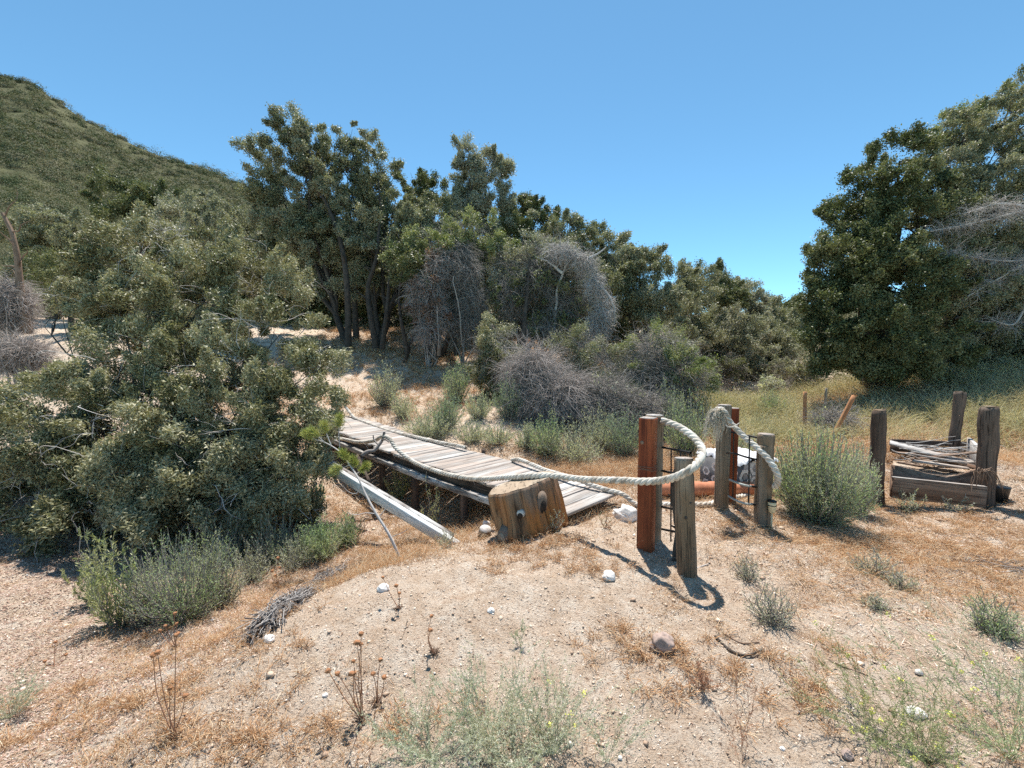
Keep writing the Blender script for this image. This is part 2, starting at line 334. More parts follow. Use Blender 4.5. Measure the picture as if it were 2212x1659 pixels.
M['tile_mid'] = simple('mid_tile', (.34, .32, .32), .7, .15, 18)
M['cloth'] = simple('white_cloth', (.78, .77, .78), .9, .06, 12, .1)
M['flower'] = simple('dried_flower', (.34, .165, .085), .9, .35, 90, .1, 0, .004)
M['stalk'] = simple('dry_stalk', (.34, .17, .10), .8, .3, 30)
M['rust_board'] = woodmat('rusty_brown_boards', (.13, .075, .05), (.28, .18, .125), (.04, .022, .016), (.36, .28, .22), gs=(12, 12, .9), crack=.8)
M['orange_stake'] = woodmat('orange_stake_wood', (.38, .17, .08), (.52, .27, .14), (.16, .07, .03), gs=(20, 20, 2))
def ropemat():
    m, n, out = newmat('rope_fibre'); a = n.nodes.new('ShaderNodeAttribute'); a.attribute_name = 'lc'
    n1 = noise(n, mapping(n, a.outputs['Vector'], (220, 220, 30)), 1, 3); n2 = noise(n, mapping(n, a.outputs['Vector'], (8, 8, 6)), 1, 4)
    c = ramp(n, n2, [(.36, (.33, .28, .23)), (.5, (.60, .55, .48)), (.66, (.74, .70, .64))])
    c = mixc(n, ramp(n, n1, [(.3, .5), (.5, 0.)]), c, (.28, .23, .18))
    princ(n, out, c, .95, bump(n, n1, .8, .004), .1); return m
M['rope'] = ropemat()
# ------------------------------------------------------------------ ground and hill
yy = 1.2*np.exp(np.arange(0, 830)*.0074) - 3.2
ss = np.concatenate([np.linspace(-4.5, -1.65, 60, endpoint=False), np.linspace(-1.65, 1.65, 820), np.linspace(1.65, 4.5, 61)[1:]])
X = ss[None]*(yy[:, None]+3.4); Yg = np.repeat(yy[:, None], len(ss), 1)
Z = np.concatenate([gz(X[i:i+60], Yg[i:i+60]) for i in range(0, len(yy), 60)])
r_, c_ = X.shape
idx = np.arange(r_*c_).reshape(r_, c_)
q = np.stack([idx[:-1, :-1], idx[:-1, 1:], idx[1:, 1:], idx[1:, :-1]], -1).reshape(-1, 4)
gr = mk('ground', np.stack([X, Yg, Z], -1).reshape(-1, 3), q, M['soil'], smooth=True); tag(gr, kind='structure')
crest = np.array([(-1500,-250),(-900,-60),(-400,60),(0,165),(60,180),(100,205),(190,262),(290,312),(420,358),(550,410),(700,470),(900,545),(1100,600),(1300,650),(1600,700)], float)
def hillpt(px, s):
    """s 0 base .. 1 crest .. 1.6 behind"""
    pc = np.interp(px, crest[:, 0], crest[:, 1]); Yc = np.interp(px, [-1500, 0, 1600], [190, 165, 110]); Yb = 30.
    s1 = np.minimum(s, 1); Y = Yb*(Yc/Yb)**s1; py = 735+(pc-735)*(s1**.85)
    u = (px-CX)/F; v = (CY-py)/F; c, sn = math.cos(PITCH), math.sin(PITCH); dy = c+v*sn; dz = -sn+v*c; t = Y/dy
    x = u*t; z = CAMH+dz*t; over = np.maximum(s-1, 0)
    x = x*(1+over*.8); y = Y*(1+over*.8); z = z-over*z*1.2
    z = z+2.2*vn(x*.05, y*.05, 8)*np.minimum(s1*3, 1)+.8*vn(x*.16, y*.16, 9)*np.minimum(s1*3, 1)
    return np.stack([x, y, z], -1)
PX, SS = np.meshgrid(np.linspace(-1500, 1600, 260), np.linspace(0, 1.6, 110))
HV = hillpt(PX, SS); idx = np.arange(PX.size).reshape(PX.shape)
q = np.stack([idx[:-1, :-1], idx[:-1, 1:], idx[1:, 1:], idx[1:, :-1]], -1).reshape(-1, 4)
tag(mk('hill', HV.reshape(-1, 3), q, M['hillsoil'], smooth=True), kind='structure')
# chaparral on the hill: one uncountable mass
def blobleaves(C, rad, n_each, size, flat=.75, upb=.5):
    """leaf cards on domes at C (K,3), radii rad (K,)"""
    K = len(C); n = K*n_each; d = rdir(n); d[:, 2] = np.abs(d[:, 2])*1.1-.12; d = unit(d)
    rr = np.repeat(rad, n_each)*R.uniform(.62, 1.05, n); cen = np.repeat(C, n_each, 0)
    lump = 1+.35*vn3(d*2.6+np.repeat(R.uniform(0, 90, (K, 1)), n_each, 0), 3)*2
    P = cen+d*(rr*lump)[:, None]*np.array([1, 1, flat])
    sz = size if np.isscalar(size) else np.repeat(size, n_each)
    Nn = rdir(n)*.4+np.array([0, 0, upb*.5])+d*1.2; return leaves(P, np.cross(Nn, rdir(n)), Nn, sz*R.uniform(.6, 1.3, n), sz*R.uniform(.4, .7, n))
K = 9000
pxs = R.uniform(-1000, 1400, K); s_ = R.uniform(0.02, 1.03, K)
cen = hillpt(pxs, s_); Yd = cen[:, 1]
keep = R.uniform(0, 1, K) < np.clip((Yd/100)**1.1, .16, 1); cen = cen[keep]; Yd = Yd[keep]
rad = R.uniform(1.1, 2.3, len(cen))*(1+.8*(R.uniform(0, 1, len(cen)) < .12)); cen[:, 2] -= .1
V, q = blobleaves(cen, rad, 230, np.clip(Yd*.0034, .12, .4), .95)
tag(mk('hillside_chaparral', V, q, M['chaparral']), 'dense low olive green chaparral scrub covering the hill slope', 'scrub', kind='stuff')

K = 4800
yd = R.uniform(17, 60, K)**1.0; xd = R.uniform(-1.35, 1.4, K)*yd; k_ = (yd > 21+.0*xd) | (xd < -.2*yd)
k_ |= (xd > .5*yd) & (yd > 17); xd, yd = xd[k_], yd[k_]; cen = np.stack([xd, yd, gz(xd, yd)-.1], 1); rad = R.uniform(.6, 1.3, len(xd))
V, q = blobleaves(cen, rad, 150, np.clip(yd*.005, .1, .3), .9)
tag(mk('valley_scrub', V, q, M['chaparral']), 'low scrub filling the ground between the trees and the hill', 'scrub', kind='stuff')
# ------------------------------------------------------------------ trees and bushes
def limb(a, b, r0, r1, wig=.12, n=9, sag=0.0):
    a = np.array(a, float); b = np.array(b, float); t = np.linspace(0, 1, n)[:, None]; L = np.linalg.norm(b-a)
    p = a+(b-a)*t
    off = np.stack([vn(t[:, 0]*2.3+R.uniform(0, 99), R.uniform(0, 99)) for _ in range(3)], 1)*2*wig*L
    p = p+off*np.sin(t*np.pi)**.7; p[:, 2] += sag*L*np.sin(t[:, 0]*np.pi)
    return p, np.linspace(r0, r1, n)
def crown_leaves(lobes, dens, ls, wr, clus, fill=.5, up=.35, flatd=.9):
    """lobes list of (centre, rx, ry, rz). returns leaf centres, dirs, normals"""
    Cs = []; Ds = []
    for (c, rx, ry, rz) in lobes:
        area = 4*math.pi*((rx*ry)**1.6/3+(rx*rz)**1.6/3+(ry*rz)**1.6/3)**(1/1.6)
        nc = max(6, int(area/(clus*clus*(5.4 if clus == .16 else 5.0))))
        d = rdir(nc); rr = R.uniform(fill, 1.0, nc)**.6
        rr *= 1+.28*2*vn3(d*2.2+R.uniform(0, 80), 5); sp_ = R.uniform(0, 1, nc) < .14; rr = np.where(sp_, R.uniform(1.0, 1.32, nc), rr)
        cc = np.array(c)+d*rr[:, None]*np.array([rx, ry, rz])
        per = max(4, int(dens*area/nc)); n = nc*per
        cr = np.repeat(clus*R.uniform(.55, 1.35, nc)*np.where(sp_, .7, 1), per)
        ax_ = unit(d*.8+rdir(nc)*.9+np.array([0, 0, .25])); dd = rdir(n); sh = R.uniform(-.6, 1.25, n)*R.uniform(.5, 1.0, n)
        P = np.repeat(cc, per, 0)+np.repeat(ax_, per, 0)*(cr*sh*1.25)[:, None]+R.normal(0, 1, (n, 3))*(cr*.36*(1.15-.6*np.abs(sh)))[:, None]
        Cs.append(P); Ds.append(dd*.8+np.repeat(d, per, 0)*.7)
    return np.concatenate(Cs), np.concatenate(Ds)
def lobe(px, py, Y, rx, ry, dd=None):
    m = pxm(Y); c = at(px, py, Y); return (c, rx*m, (dd if dd else (rx+ry)/2*m*.9), ry*m)
TR = []; LD = 5.6; LDB = 11.0
def tree(name, label, cat, base, lobes, mat, dens, ls, wr=.5, clus=.35, bark='bark_dark', r0=.14, stems=1, group=None, twigs=0, twigmat=None, crown='crown', fill=.5, extra_dead=None, wig=.1):
    lobes = [lobe(*l) if np.isscalar(l[0]) else l for l in lobes]
    if cat == 'tree': clus *= .8
    if cat == 'tree': lobes = [(c, a*1.12, b_*1.1, d_*1.06) for c, a, b_, d_ in lobes]
    base = np.array(base, float); e = empty(name, base, label, cat, group); TR.append(e)
    ls *= .72 if ls > .06 and mat != 'bush' else .85
    P, D = crown_leaves(lobes, dens*(LDB if mat == 'bush' else LD), ls, wr, clus, fill)
    g_ = gz(P[:, 0], P[:, 1]); k = P[:, 2] > g_+.02; P, D = P[k], D[k]; n = len(P)
    V, q = leaves(P, D+rdir(n)*.7, rdir(n)*.8+np.array([0, 0, .7]), ls*R.uniform(.65, 1.25, n), ls*wr*R.uniform(.7, 1.2, n))
    mk(crown, V, q, M[mat], e)
    # trunk and limbs
    b = MB(); cs = np.array([l[0] for l in lobes]); top = cs.mean(0)
    for s in range(stems):
        bo = base+np.array([R.uniform(-.12, .12)*(stems > 1)*2, R.uniform(-.1, .1)*(stems > 1)*2, -.15])
        mine = [l for i, l in enumerate(lobes) if i % stems == s] or [lobes[0]]
        tgt = np.mean([l[0] for l in mine], 0); tgt = np.array([tgt[0], tgt[1], base[2]+(tgt[2]-base[2])*.72])
        p, r = limb(bo, tgt, r0, r0*.4, wig, 14); v, f, L = strands(p[None], r[None], 8); b.add(v, [f], L)
        for l in mine:
            j = int(R.integers(4, 12)); q0 = p[j]; e1 = np.array(l[0])+R.normal(0, .15, 3)*np.array([l[1], l[2], l[3]])
            pp, rr = limb(q0, e1, r[j]*.7, r0*.1, .14, 10); v, f, L = strands(pp[None], rr[None], 6); b.add(v, [f], L)
            for _ in range(5):
                j2 = int(R.integers(4, 10)); e2 = np.array(l[0])+rdir(1)[0]*np.array([l[1], l[2], l[3]])*.85
                p2, r2 = limb(pp[j2], e2, rr[j2]*.6, r0*.035, .15, 7); v, f, L = strands(p2[None], r2[None], 4); b.add(v, [f], L)
    b.build('trunk', M[bark], e, smooth=True)
    if twigs:
        twigmass('dead_twigs', lobes, twigs, M[twigmat or 'twig'], e)
    return e
def twigmass(name, lobes, n, mat, parent=None, org=None, Ln=.6, rad=.004, droop=.5, fromc=False, up=0., sub=0, radial=.45):
    Ps = []; Rs = []
    vol = np.array([l[1]*l[3] for l in lobes]); vol /= vol.sum()
    for l, fr in zip(lobes, vol):
        m = max(8, int(n*fr)); d = rdir(m); s0 = np.array(l[0])+d*R.uniform(.05 if fromc else .3, .9, (m, 1))*np.array([l[1], l[2], l[3]])
        if fromc: s0 = np.array(l[0])+d*R.uniform(.0, .5, (m, 1))*np.array([l[1], l[2], l[3]])
        S = 7; dirn = unit(d*radial+R.normal(0, .5, (m, 3))+np.array([0, 0, up])); L = Ln*R.uniform(.5, 1.3, m); p = [s0]
        for k in range(S-1):
            dirn = unit(dirn+R.normal(0, .3, (m, 3))+np.array([0, 0, -droop/S*1.3])); p.append(p[-1]+dirn*(L/S)[:, None])
        Ps.append(np.stack(p, 1)); Rs.append((rad*R.uniform(.6, 1.8, m))[:, None]*np.linspace(1, .35, S)[None])
    P = np.concatenate(Ps); Rr = np.concatenate(Rs)
    m = int(len(P)*1.1); i = R.integers(0, len(P), m); j = R.integers(1, 6, m); s0 = P[i, j]; tn = unit(P[i, j+(j < 6)]-P[i, j-1]); dirn = unit(tn+R.normal(0, .6, (m, 3))); L = Ln*R.uniform(.2, .5, m); p = [s0]
    for k in range(6):
        dirn = unit(dirn+R.normal(0, .28, (m, 3))); p.append(p[-1]+dirn*(L/6)[:, None])
    P = np.concatenate([P, np.stack(p, 1)]); Rr = np.concatenate([Rr, (Rr[i, j]*.7)[:, None]*np.linspace(1, .4, 7)[None]])
    P[..., 2] = np.maximum(P[..., 2], gz(P[..., 0], P[..., 1])+.005)
    v, q, L = strands(P, Rr, 3)
    return mk(name, v, q, mat, parent, org, L)
def gb(px, Y, z=0):   # ground point below photo column px at depth Y
    x = (px-CX)/F*Y; return np.array([x, Y, G(x, Y)+z])

# --- centre stand
tree('oak_tree', 'tall oak with the highest leafy knob, left end of the tree stand', 'tree', gb(750, 15), [(632,270,15,36,32),(595,335,15,58,42),(690,350,15,52,40),(570,400,15,45,42),(640,420,15,60,40),(722,420,15,42,45),(600,465,15,48,28),(660,330,15.3,50,40),(650,500,15,60,40),(700,480,15.2,50,45),(640,560,15.4,60,45),(720,600,15.5,50,50)], 'oak', 330, .1, .5, .32, r0=.13, fill=.55)
tree('oak_tree', 'slender oak with a thin feathery top beside the tallest oak', 'tree', gb(770, 15.4), [(752,292,15.5,24,26),(765,330,15.5,16,36),(745,480,15.4,55,55),(700,520,15,60,50)], 'oak', 300, .1, .5, .3, r0=.13)
tree('oak_tree', 'oak with a rounded olive crown on several thin trunks', 'tree', gb(806, 14.8), [(810,362,15.5,36,44),(795,425,15.5,50,45),(850,440,15.2,45,40),(860,500,15,60,45),(800,520,15,60,50),(900,490,15,45,40),(850,580,15.4,70,50),(790,600,15.5,60,45),(940,470,15.6,40,40)], 'oak', 330, .1, .5, .32, r0=.12, stems=3)
tree('oak_tree', 'small dark oak top showing between the two tallest crowns', 'tree', gb(905, 18), [(890,405,18,30,32),(925,415,18,30,32),(910,450,18,40,25)], 'oak_dark', 300, .11, .5, .32, r0=.12)
tree('oak_tree', 'tall airy grey green oak in the middle of the stand', 'tree', gb(1000, 17), [(1035,345,17,42,38),(1060,372,17,34,34),(1010,385,17,36,36),(1030,425,17,48,35),(990,430,17,30,28),(1075,460,17,50,40),(1010,480,17,50,40)], 'oak_grey', 270, .11, .5, .33, r0=.14)
tree('oak_tree', 'two small dark green leaf knobs right of the airy oak', 'tree', gb(1130, 18), [(1155,437,18,22,24),(1180,470,18,24,20),(1130,470,18,36,36),(1110,530,17.5,60,50)], 'oak_dark', 300, .11, .5, .32, r0=.12)
tree('oak_tree', 'yellowish green drooping oak in front of the middle trunks', 'tree', gb(940, 13.6), [(1010,510,13.8,62,36),(950,530,13.6,55,36),(890,560,13.6,50,40),(1060,545,14,45,36)], 'oak_green', 300, .09, .5, .28, r0=.09, stems=2, twigs=900)
tree('oak_tree', 'dark leaning oak bough over the sunlit straw patch', 'tree', gb(870, 13.2), [(890,570,13.2,42,40),(905,600,13,34,30)], 'oak_dark', 330, .09, .5, .28, r0=.07)
tree('oak_tree', 'half dead grey oak with twiggy crown right of centre', 'tree', gb(1130, 13.5), [(1180,560,13.8,70,50),(1120,590,13.8,55,50),(1230,600,13.6,55,55)], 'oak_grey', 150, .09, .5, .28, r0=.1, stems=2, twigs=2500, twigmat='twig')
tree('oak_tree', 'olive oak behind the half dead grey oak', 'tree', gb(1240, 17), [(1230,500,17,50,36),(1290,530,17,50,36),(1200,540,17.5,50,40),(1330,560,17,50,40)], 'oak', 300, .11, .5, .34, r0=.12)
tree('oak_tree', 'broad green oak at the right end of the stand', 'tree', gb(1390, 15.5), [(1340,590,15.5,50,50),(1385,575,15.5,42,40),(1400,640,15,60,50),(1440,660,15,40,50),(1350,660,15,60,50)], 'oak', 330, .1, .5, .34, r0=.14, stems=2)
# dark backing trees
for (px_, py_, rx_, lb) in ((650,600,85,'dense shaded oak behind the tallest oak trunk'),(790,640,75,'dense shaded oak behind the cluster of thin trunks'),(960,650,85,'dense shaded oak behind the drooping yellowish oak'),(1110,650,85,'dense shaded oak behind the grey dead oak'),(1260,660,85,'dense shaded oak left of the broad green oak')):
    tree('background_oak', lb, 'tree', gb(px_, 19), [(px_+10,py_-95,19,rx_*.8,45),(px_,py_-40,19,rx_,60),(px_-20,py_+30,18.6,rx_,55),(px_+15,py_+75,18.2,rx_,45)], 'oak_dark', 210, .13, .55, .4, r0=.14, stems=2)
# trunks in view
def trunkset(label, pts, r, mat='bark_dark', grp='dark trunks under the stand'):
    P = ropepath([at(*p) for p in pts], .25); e = P[0]
    v, q, L = strands(P[None], np.linspace(r, r*.5, len(P))[None], 8)
    return v, q, L
def bare(name, label, pts, r, mat, cat='tree', parent=None):
    pts = [list(p) for p in pts]; b0 = gat(pts[0][0], pts[0][1]) if len(pts[0]) == 2 else at(*pts[0])
    P = ropepath([at(*p) if len(p) == 3 else at(p[0], p[1], b0[1]) for p in pts], .12); P[0, 2] -= .1
    rr = np.linspace(r, r*.35, len(P)); b = MB(); v, q, L = strands(P[None], rr[None], 8); b.add(v, [q], L)
    for _ in range(7):
        j = int(R.integers(len(P)//3, len(P))); e2 = P[j]+rdir(1)[0]*np.array([.6, .4, .5])*r*9+np.array([0, 0, r*4])
        p2, r2 = limb(P[j], e2, rr[j]*.5, .004, .15, 8); v, q, L = strands(p2[None], r2[None], 5); b.add(v, [q], L)
    if parent is not None: return b.build('trunk', M[mat], parent, None, True)
    o = b.build(name, M[mat], None, P[0], True); return tag(o, label, cat)
bare('oak_trunk', 'thick dark trunk left of the cluster of thin trunks', [(752,742,14),(752,680,14),(748,600,14),(735,520,14.2),(700,430,14.5),(660,390,14.6)], .12, 'bark_dark', parent=TR[0])
bare('oak_trunk', 'dark curved trunk rising to the right, second of the stand', [(812,745,14),(800,680,14),(795,620,14.2),(812,560,14.2),(820,480,14.4)], .11, 'bark_dark', parent=TR[2])
bare('oak_trunk', 'forked dark trunk in the middle of the thin cluster', [(826,748,13.8),(835,680,13.8),(842,600,14),(850,520,14)], .09, 'bark_dark', parent=TR[2])
bare('oak_trunk', 'short leaning dark trunk beside the sunlit straw', [(880,758,13),(868,700,13),(862,640,13.2),(870,580,13.2)], .07, 'bark_dark', parent=TR[7])
bare('oak_trunk', 'dark upright trunk left of the reddish trunk', [(925,760,12.8),(922,690,12.8),(925,620,13),(935,560,13)], .07, 'bark_dark', parent=TR[6])
bare('oak_trunk', 'dark trunk above the grey shrub, right part of stand', [(1130,756,12.5),(1133,690,12.5),(1140,620,12.7),(1145,560,12.8)], .08, 'bark_dark', parent=TR[8])
bare('oak_trunk', 'dark trunk in shade between reddish trunk and grey shrub', [(985,762,13),(980,690,13),(985,620,13.2)], .07, 'bark_dark', parent=TR[6])
# dead brown foliage tree and drooping dead tops
def deadthing(name, label, lobes, n, mat, Ln, rad, droop, leaf=None, up=0., base=None, cat='dead brush', fromc=False, ribs=None, path=None):
    lb = [lobe(*l) for l in lobes]; b0 = base if base is not None else gb(lobes[0][0], lobes[0][2]); e = empty(name, b0, label, cat)
    twigmass('twigs', lb, n, M[mat], e, None, Ln, rad, droop, fromc, up)
    b = MB()
    for l in lb:
        for _ in range(ribs if ribs is not None else (2 if cat == 'tree' else 7)):
            e2 = np.array(l[0])+rdir(1)[0]*np.array([l[1], l[2], l[3]])*.85; p2, r2 = limb(np.array(b0)+R.normal(0, .05, 3), e2, rad*5, rad*1.2, .18, 12, .05)
            p2[:, 2] = np.maximum(p2[:, 2], gz(p2[:, 0], p2[:, 1])); v, q, L = strands(p2[None], r2[None], 5); b.add(v, [q], L)
    for pt in (path or []):
        P = ropepath([at(*p) for p in pt], .12); P += np.cumsum(R.normal(0, .012, P.shape), 0); v, q, L = strands(P[None], np.linspace(.05, .012, len(P))[None], 6); b.add(v, [q], L)
    b.build('branches', M[mat], e, smooth=True)
    if leaf:
        P, D = crown_leaves(lb, leaf[1], .07, .5, .2, .4); n = len(P); V, q = leaves(P, D+rdir(n), rdir(n), .08*R.uniform(.6, 1.2, n), .04); mk('dead_leaves', V, q, M[leaf[0]], e)
    return e
DT = deadthing('dead_tree', 'dead tree with reddish brown withered leaves in the stand', [(930,625,12.8,34,45),(955,575,12.9,34,30),(900,640,12.8,22,40),(945,680,12.7,25,35),(925,715,12.6,30,25)], 2600, 'twig_purple', .55, .005, 1.2, ('dead_leaf', 600), cat='tree')
bare('oak_trunk', 'reddish lit trunk of the dead brown tree', [(948,762,12.6),(950,700,12.6),(945,640,12.8),(930,560,13)], .06, 'bark_brown', parent=DT)
deadthing('dead_tree', 'dead grey twiggy tree behind the brown withered tree', [(1000,590,13,40,40),(985,550,13.2,50,28),(1020,650,13,35,45),(1010,700,13,40,30)], 3200, 'twig', .6, .005, 1.5, cat='tree')
deadthing('dead_tree', 'drooping silver grey dead tree, dead top bending right', [(1215,545,12.6,44,22),(1262,565,12.4,26,26),(1285,615,12.3,22,36),(1306,672,12.2,20,44),(1290,700,12.3,26,34)], 2300, 'silver', .42, .005, 1.5, cat='tree', ribs=0, path=[[(1195,740,12.8),(1205,660,12.8),(1215,590,12.7),(1240,548,12.5),(1272,560,12.4),(1290,610,12.3),(1308,680,12.2)],[(1215,590,12.7),(1185,560,12.7),(1160,550,12.7)],[(1272,560,12.4),(1300,545,12.4),(1312,535,12.4)],[(1290,610,12.3),(1320,650,12.1),(1330,700,12.1)]])
deadthing('dead_tree', 'dull grey dead crown under the silver drooping top', [(1170,600,13.2,50,45),(1215,660,13.2,45,50),(1100,640,13.2,40,50),(1190,710,13,60,28)], 4200, 'twig', .6, .005, 1.3, ('oak_dark', 420), cat='tree')
# hedge of oaks receding to the right
for px_, py_, Y_, rx_, ry_, mt, lb in ((1480,620,21,50,52,'oak','round topped oak right of the broad green oak'),(1545,620,23,48,40,'oak_dark','dark green oak in the receding row'),(1600,655,26,48,42,'oak_grey','greyish oak near the low end of the receding row'),
        (1655,690,28,42,38,'oak','olive oak above the far gully'),(1500,700,18,50,50,'oak','lower olive oak in front of the receding row'),(1580,720,20,62,48,'oak_grey','wide grey green oak above the bare bank'),(1660,745,23,50,46,'oak','last round oak before the big right hand tree'),
        (1705,690,45,40,34,'oak_dark','distant dark tree in the low gap of the skyline'),(1740,720,38,40,40,'oak','distant oak tucked behind the big right hand tree')):
    s = 1+Y_*.02
    tree('oak_tree', lb, 'tree', gb(px_, Y_), [(px_-rx_*.35,py_-6,Y_,rx_*.7,ry_*.8),(px_+rx_*.4,py_+8,Y_,rx_*.65,ry_*.8),(px_,py_+ry_*.5,Y_-.6,rx_,ry_*.7),(px_,py_-ry_*.4,Y_+.3,rx_*.5,ry_*.5)], mt, 170, .0055*Y_, .55, .02*Y_, r0=.14, stems=2)
for px_, py_, Y_, rx_, ry_, mt, lb in ((1575,795,18,40,26,'oak_dark','small dark shrub on the bare bank, left one'),(1640,800,19,36,26,'bush','small shrub on the bare bank, middle one'),(1700,800,17,36,24,'oak','shrub in the gully left of the right hand tree'),(1745,815,14,36,26,'bush','low shrub at the foot of the stepped crown'),(1665,835,14,34,16,'sage','low sage like shrub in the gully')):
    tree('shrub', lb, 'shrub', gb(px_, Y_), [(px_-rx_*.4,py_,Y_,rx_*.6,ry_*.8),(px_+rx_*.4,py_+4,Y_,rx_*.6,ry_*.8),(px_,py_-ry_*.3,Y_,rx_*.6,ry_*.7)], mt, 170, .09, .5, .2, r0=.03, stems=2, twigs=300)
# front shrubs of the stand
tree('shrub', 'dark round shrub standing in front of the trunks', 'shrub', gb(1072, 10.6), [(1072,745,10.6,42,45),(1090,800,10.4,45,50),(1055,790,10.5,35,50)], 'bush', 380, .06, .45, .2, r0=.04, stems=3, twigs=500)
tree('shrub', 'wide green shrub behind the mauve dead brush', 'shrub', gb(1260, 11), [(1250,755,11,60,45),(1300,790,10.6,60,50),(1220,790,11,45,45)], 'oak', 330, .065, .45, .22, r0=.04, stems=3, twigs=700)
tree('shrub', 'big round green shrub with grey twigs above the red post', 'shrub', gb(1440, 9.8), [(1420,760,10,75,50),(1460,810,9.7,75,55),(1390,820,9.8,60,50),(1440,870,9.6,70,35)], 'oak_green', 300, .06, .45, .22, r0=.04, stems=4, twigs=3500)
deadthing('dead_brush', 'arching mauve grey dead brush pile, its branches fanning right', [(1150,800,9.2,50,40),(1210,850,8.9,60,40),(1170,870,8.9,50,30)], 5500, 'twig_purple', .75, .004, .9, base=gb(1120, 9.2))
deadthing('dead_brush', 'grey dead brush tangle left of the red post', [(1300,860,9,60,40),(1370,890,8.7,60,40),(1280,910,8.6,60,25)], 6500, 'twig', .6, .004, .8, ('sage', 60), base=gb(1330, 8.8))
# left middle distance
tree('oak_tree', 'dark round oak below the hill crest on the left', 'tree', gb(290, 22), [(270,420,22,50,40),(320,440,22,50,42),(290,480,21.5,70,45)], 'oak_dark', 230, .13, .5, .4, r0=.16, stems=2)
tree('oak_tree', 'wide grey green oak at the foot of the hill, far left', 'tree', gb(120, 17), [(70,500,17,60,40),(150,495,17,60,36),(110,560,16.5,70,55)], 'oak', 250, .11, .5, .35, r0=.14, stems=2)
tree('oak_tree', 'pale olive oak between the hill and the big bush', 'tree', gb(440, 17), [(420,470,17,60,42),(500,500,16.5,60,50),(450,540,16,80,50)], 'oak_grey', 260, .1, .5, .33, r0=.12, stems=2)
tree('oak_tree', 'shaded oak in the gap beside the big bush', 'tree', gb(170, 13.5), [(140,620,13.8,70,55),(230,600,13.8,60,60)], 'oak_dark', 250, .09, .5, .3, r0=.09, stems=3)
bare('dead_tree', 'bare leaning brown trunk at the left edge', [(60,712,11),(45,640,11),(38,560,11),(28,510,11),(15,480,11),(5,460,11)], .1, 'bark_brown')
deadthing('dead_brush', 'pale grey dead brush pile at the left edge', [(10,650,11,50,50),(20,690,11,40,20)], 2500, 'twig_purple', .6, .005, .6, base=gb(10, 11))
deadthing('dead_brush', 'low mauve brush heap on the sand at the left edge', [(40,765,9.6,60,25)], 2500, 'twig_purple', .5, .005, .6, base=gb(40, 9.6))
# --- the big bush at the left
BUSHL = [(330,540,7.2,110,60),(450,560,7.2,100,70),(250,590,7,90,60),(560,610,7,85,70),(400,650,6.6,150,80),(580,720,6.4,100,80),(260,680,6.6,80,70),(150,640,6.9,45,28),(300,780,6,130,80),(470,800,5.8,140,80),(660,800,6.1,70,60),
 (150,880,5.3,110,80),(60,960,5,100,90),(300,920,5.3,150,90),(470,930,5.4,150,100),(620,900,5.6,110,90),(90,1060,4.8,110,80),(260,1060,4.8,140,85),(430,1060,4.9,140,80),(580,1020,5.2,100,80),(680,940,5.9,50,60),(-80,1000,5,90,90),(540,1080,5.2,130,70),(350,1120,5,160,55),(640,1040,5.5,80,60),(200,1130,4.7,150,50),(480,1000,5.8,150,90),(300,1000,5.8,160,90)]
tree('large_bush', 'huge grey green leafy bush beside the bridge, filling the left', 'bush', gat(380, 1160), BUSHL, 'bush', 520, .062, .32, .16, bark='bark_dark', r0=.05, stems=8, twigs=800, twigmat='silver', fill=.6)
# --- the right hand trees
RT = [(1800,560,11.5,52,50),(1785,640,11.5,50,50),(1850,480,11.8,60,50),(1880,410,12,60,50),(1940,340,12.3,62,42),(1900,560,11,80,70),(1990,440,11.5,80,70),(1840,700,10.8,90,65),(1960,620,10.8,90,70),(1940,730,10.6,110,60),(1860,770,10.8,80,35),(1790,745,10.9,45,45),(1940,785,10.5,70,35),(2010,770,10.6,60,40),(1880,640,11,90,60),(1830,590,11.2,60,50),(1920,480,11.6,70,60)]
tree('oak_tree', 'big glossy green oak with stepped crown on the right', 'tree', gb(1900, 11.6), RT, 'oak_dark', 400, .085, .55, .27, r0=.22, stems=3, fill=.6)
tree('oak_tree', 'second dark oak rising out of the right edge', 'tree', gb(2200, 12.2), [(2070,300,12.5,45,40),(2030,390,12.3,55,50),(2120,330,12.6,60,50),(2190,260,12.8,55,55),(2260,250,13,80,90),(2110,430,12,80,60),(2200,400,12,90,70),(2300,450,12,90,120),(2070,560,11.6,80,60),(2180,640,11.8,100,80),(2060,690,11.2,90,60),(2180,730,11.6,110,45),(2320,650,12,120,120),(2130,765,11.3,90,35),(2230,770,11.4,90,35),(2100,500,11.8,90,70),(2200,520,11.8,90,70),(2060,620,11.4,80,70),(2150,590,11.6,90,70)], 'oak', 330, .085, .5, .28, r0=.24, stems=3, fill=.6)
tree('oak_tree', 'small upright oak top above the stepped crown', 'tree', gb(2060, 13.5), [(2045,270,13.3,30,34),(2075,262,13.3,22,26),(2190,205,13.6,30,28)], 'oak_green', 300, .09, .5, .26, r0=.1)
e_ = empty('dead_branch', at(2280, 500, 10.6), 'long silver dead boughs sweeping left in the right oak', 'dead branch')
b = MB()
DB = [[(2330,430,11),(2230,450,10.8),(2120,478,10.6),(2010,500,10.5)],[(2330,520,11),(2220,560,10.7),(2130,560,10.5),(2060,545,10.4)],[(2230,560,10.7),(2160,600,10.6),(2090,640,10.5)],[(2230,450,10.8),(2160,440,10.6),(2080,462,10.5)],[(2220,650,10.8),(2190,700,10.7),(2140,690,10.6)]]
lbs = []
for d_ in DB:
    P = ropepath([at(*p) for p in d_], .1); v, q, L = strands(P[None], np.linspace(.035, .008, len(P))[None], 6); b.add(v, [q], L)
    for p in P[len(P)//4::4]: lbs.append((p, .3, .25, .22))
b.build('boughs', M['silver'], e_, smooth=True)
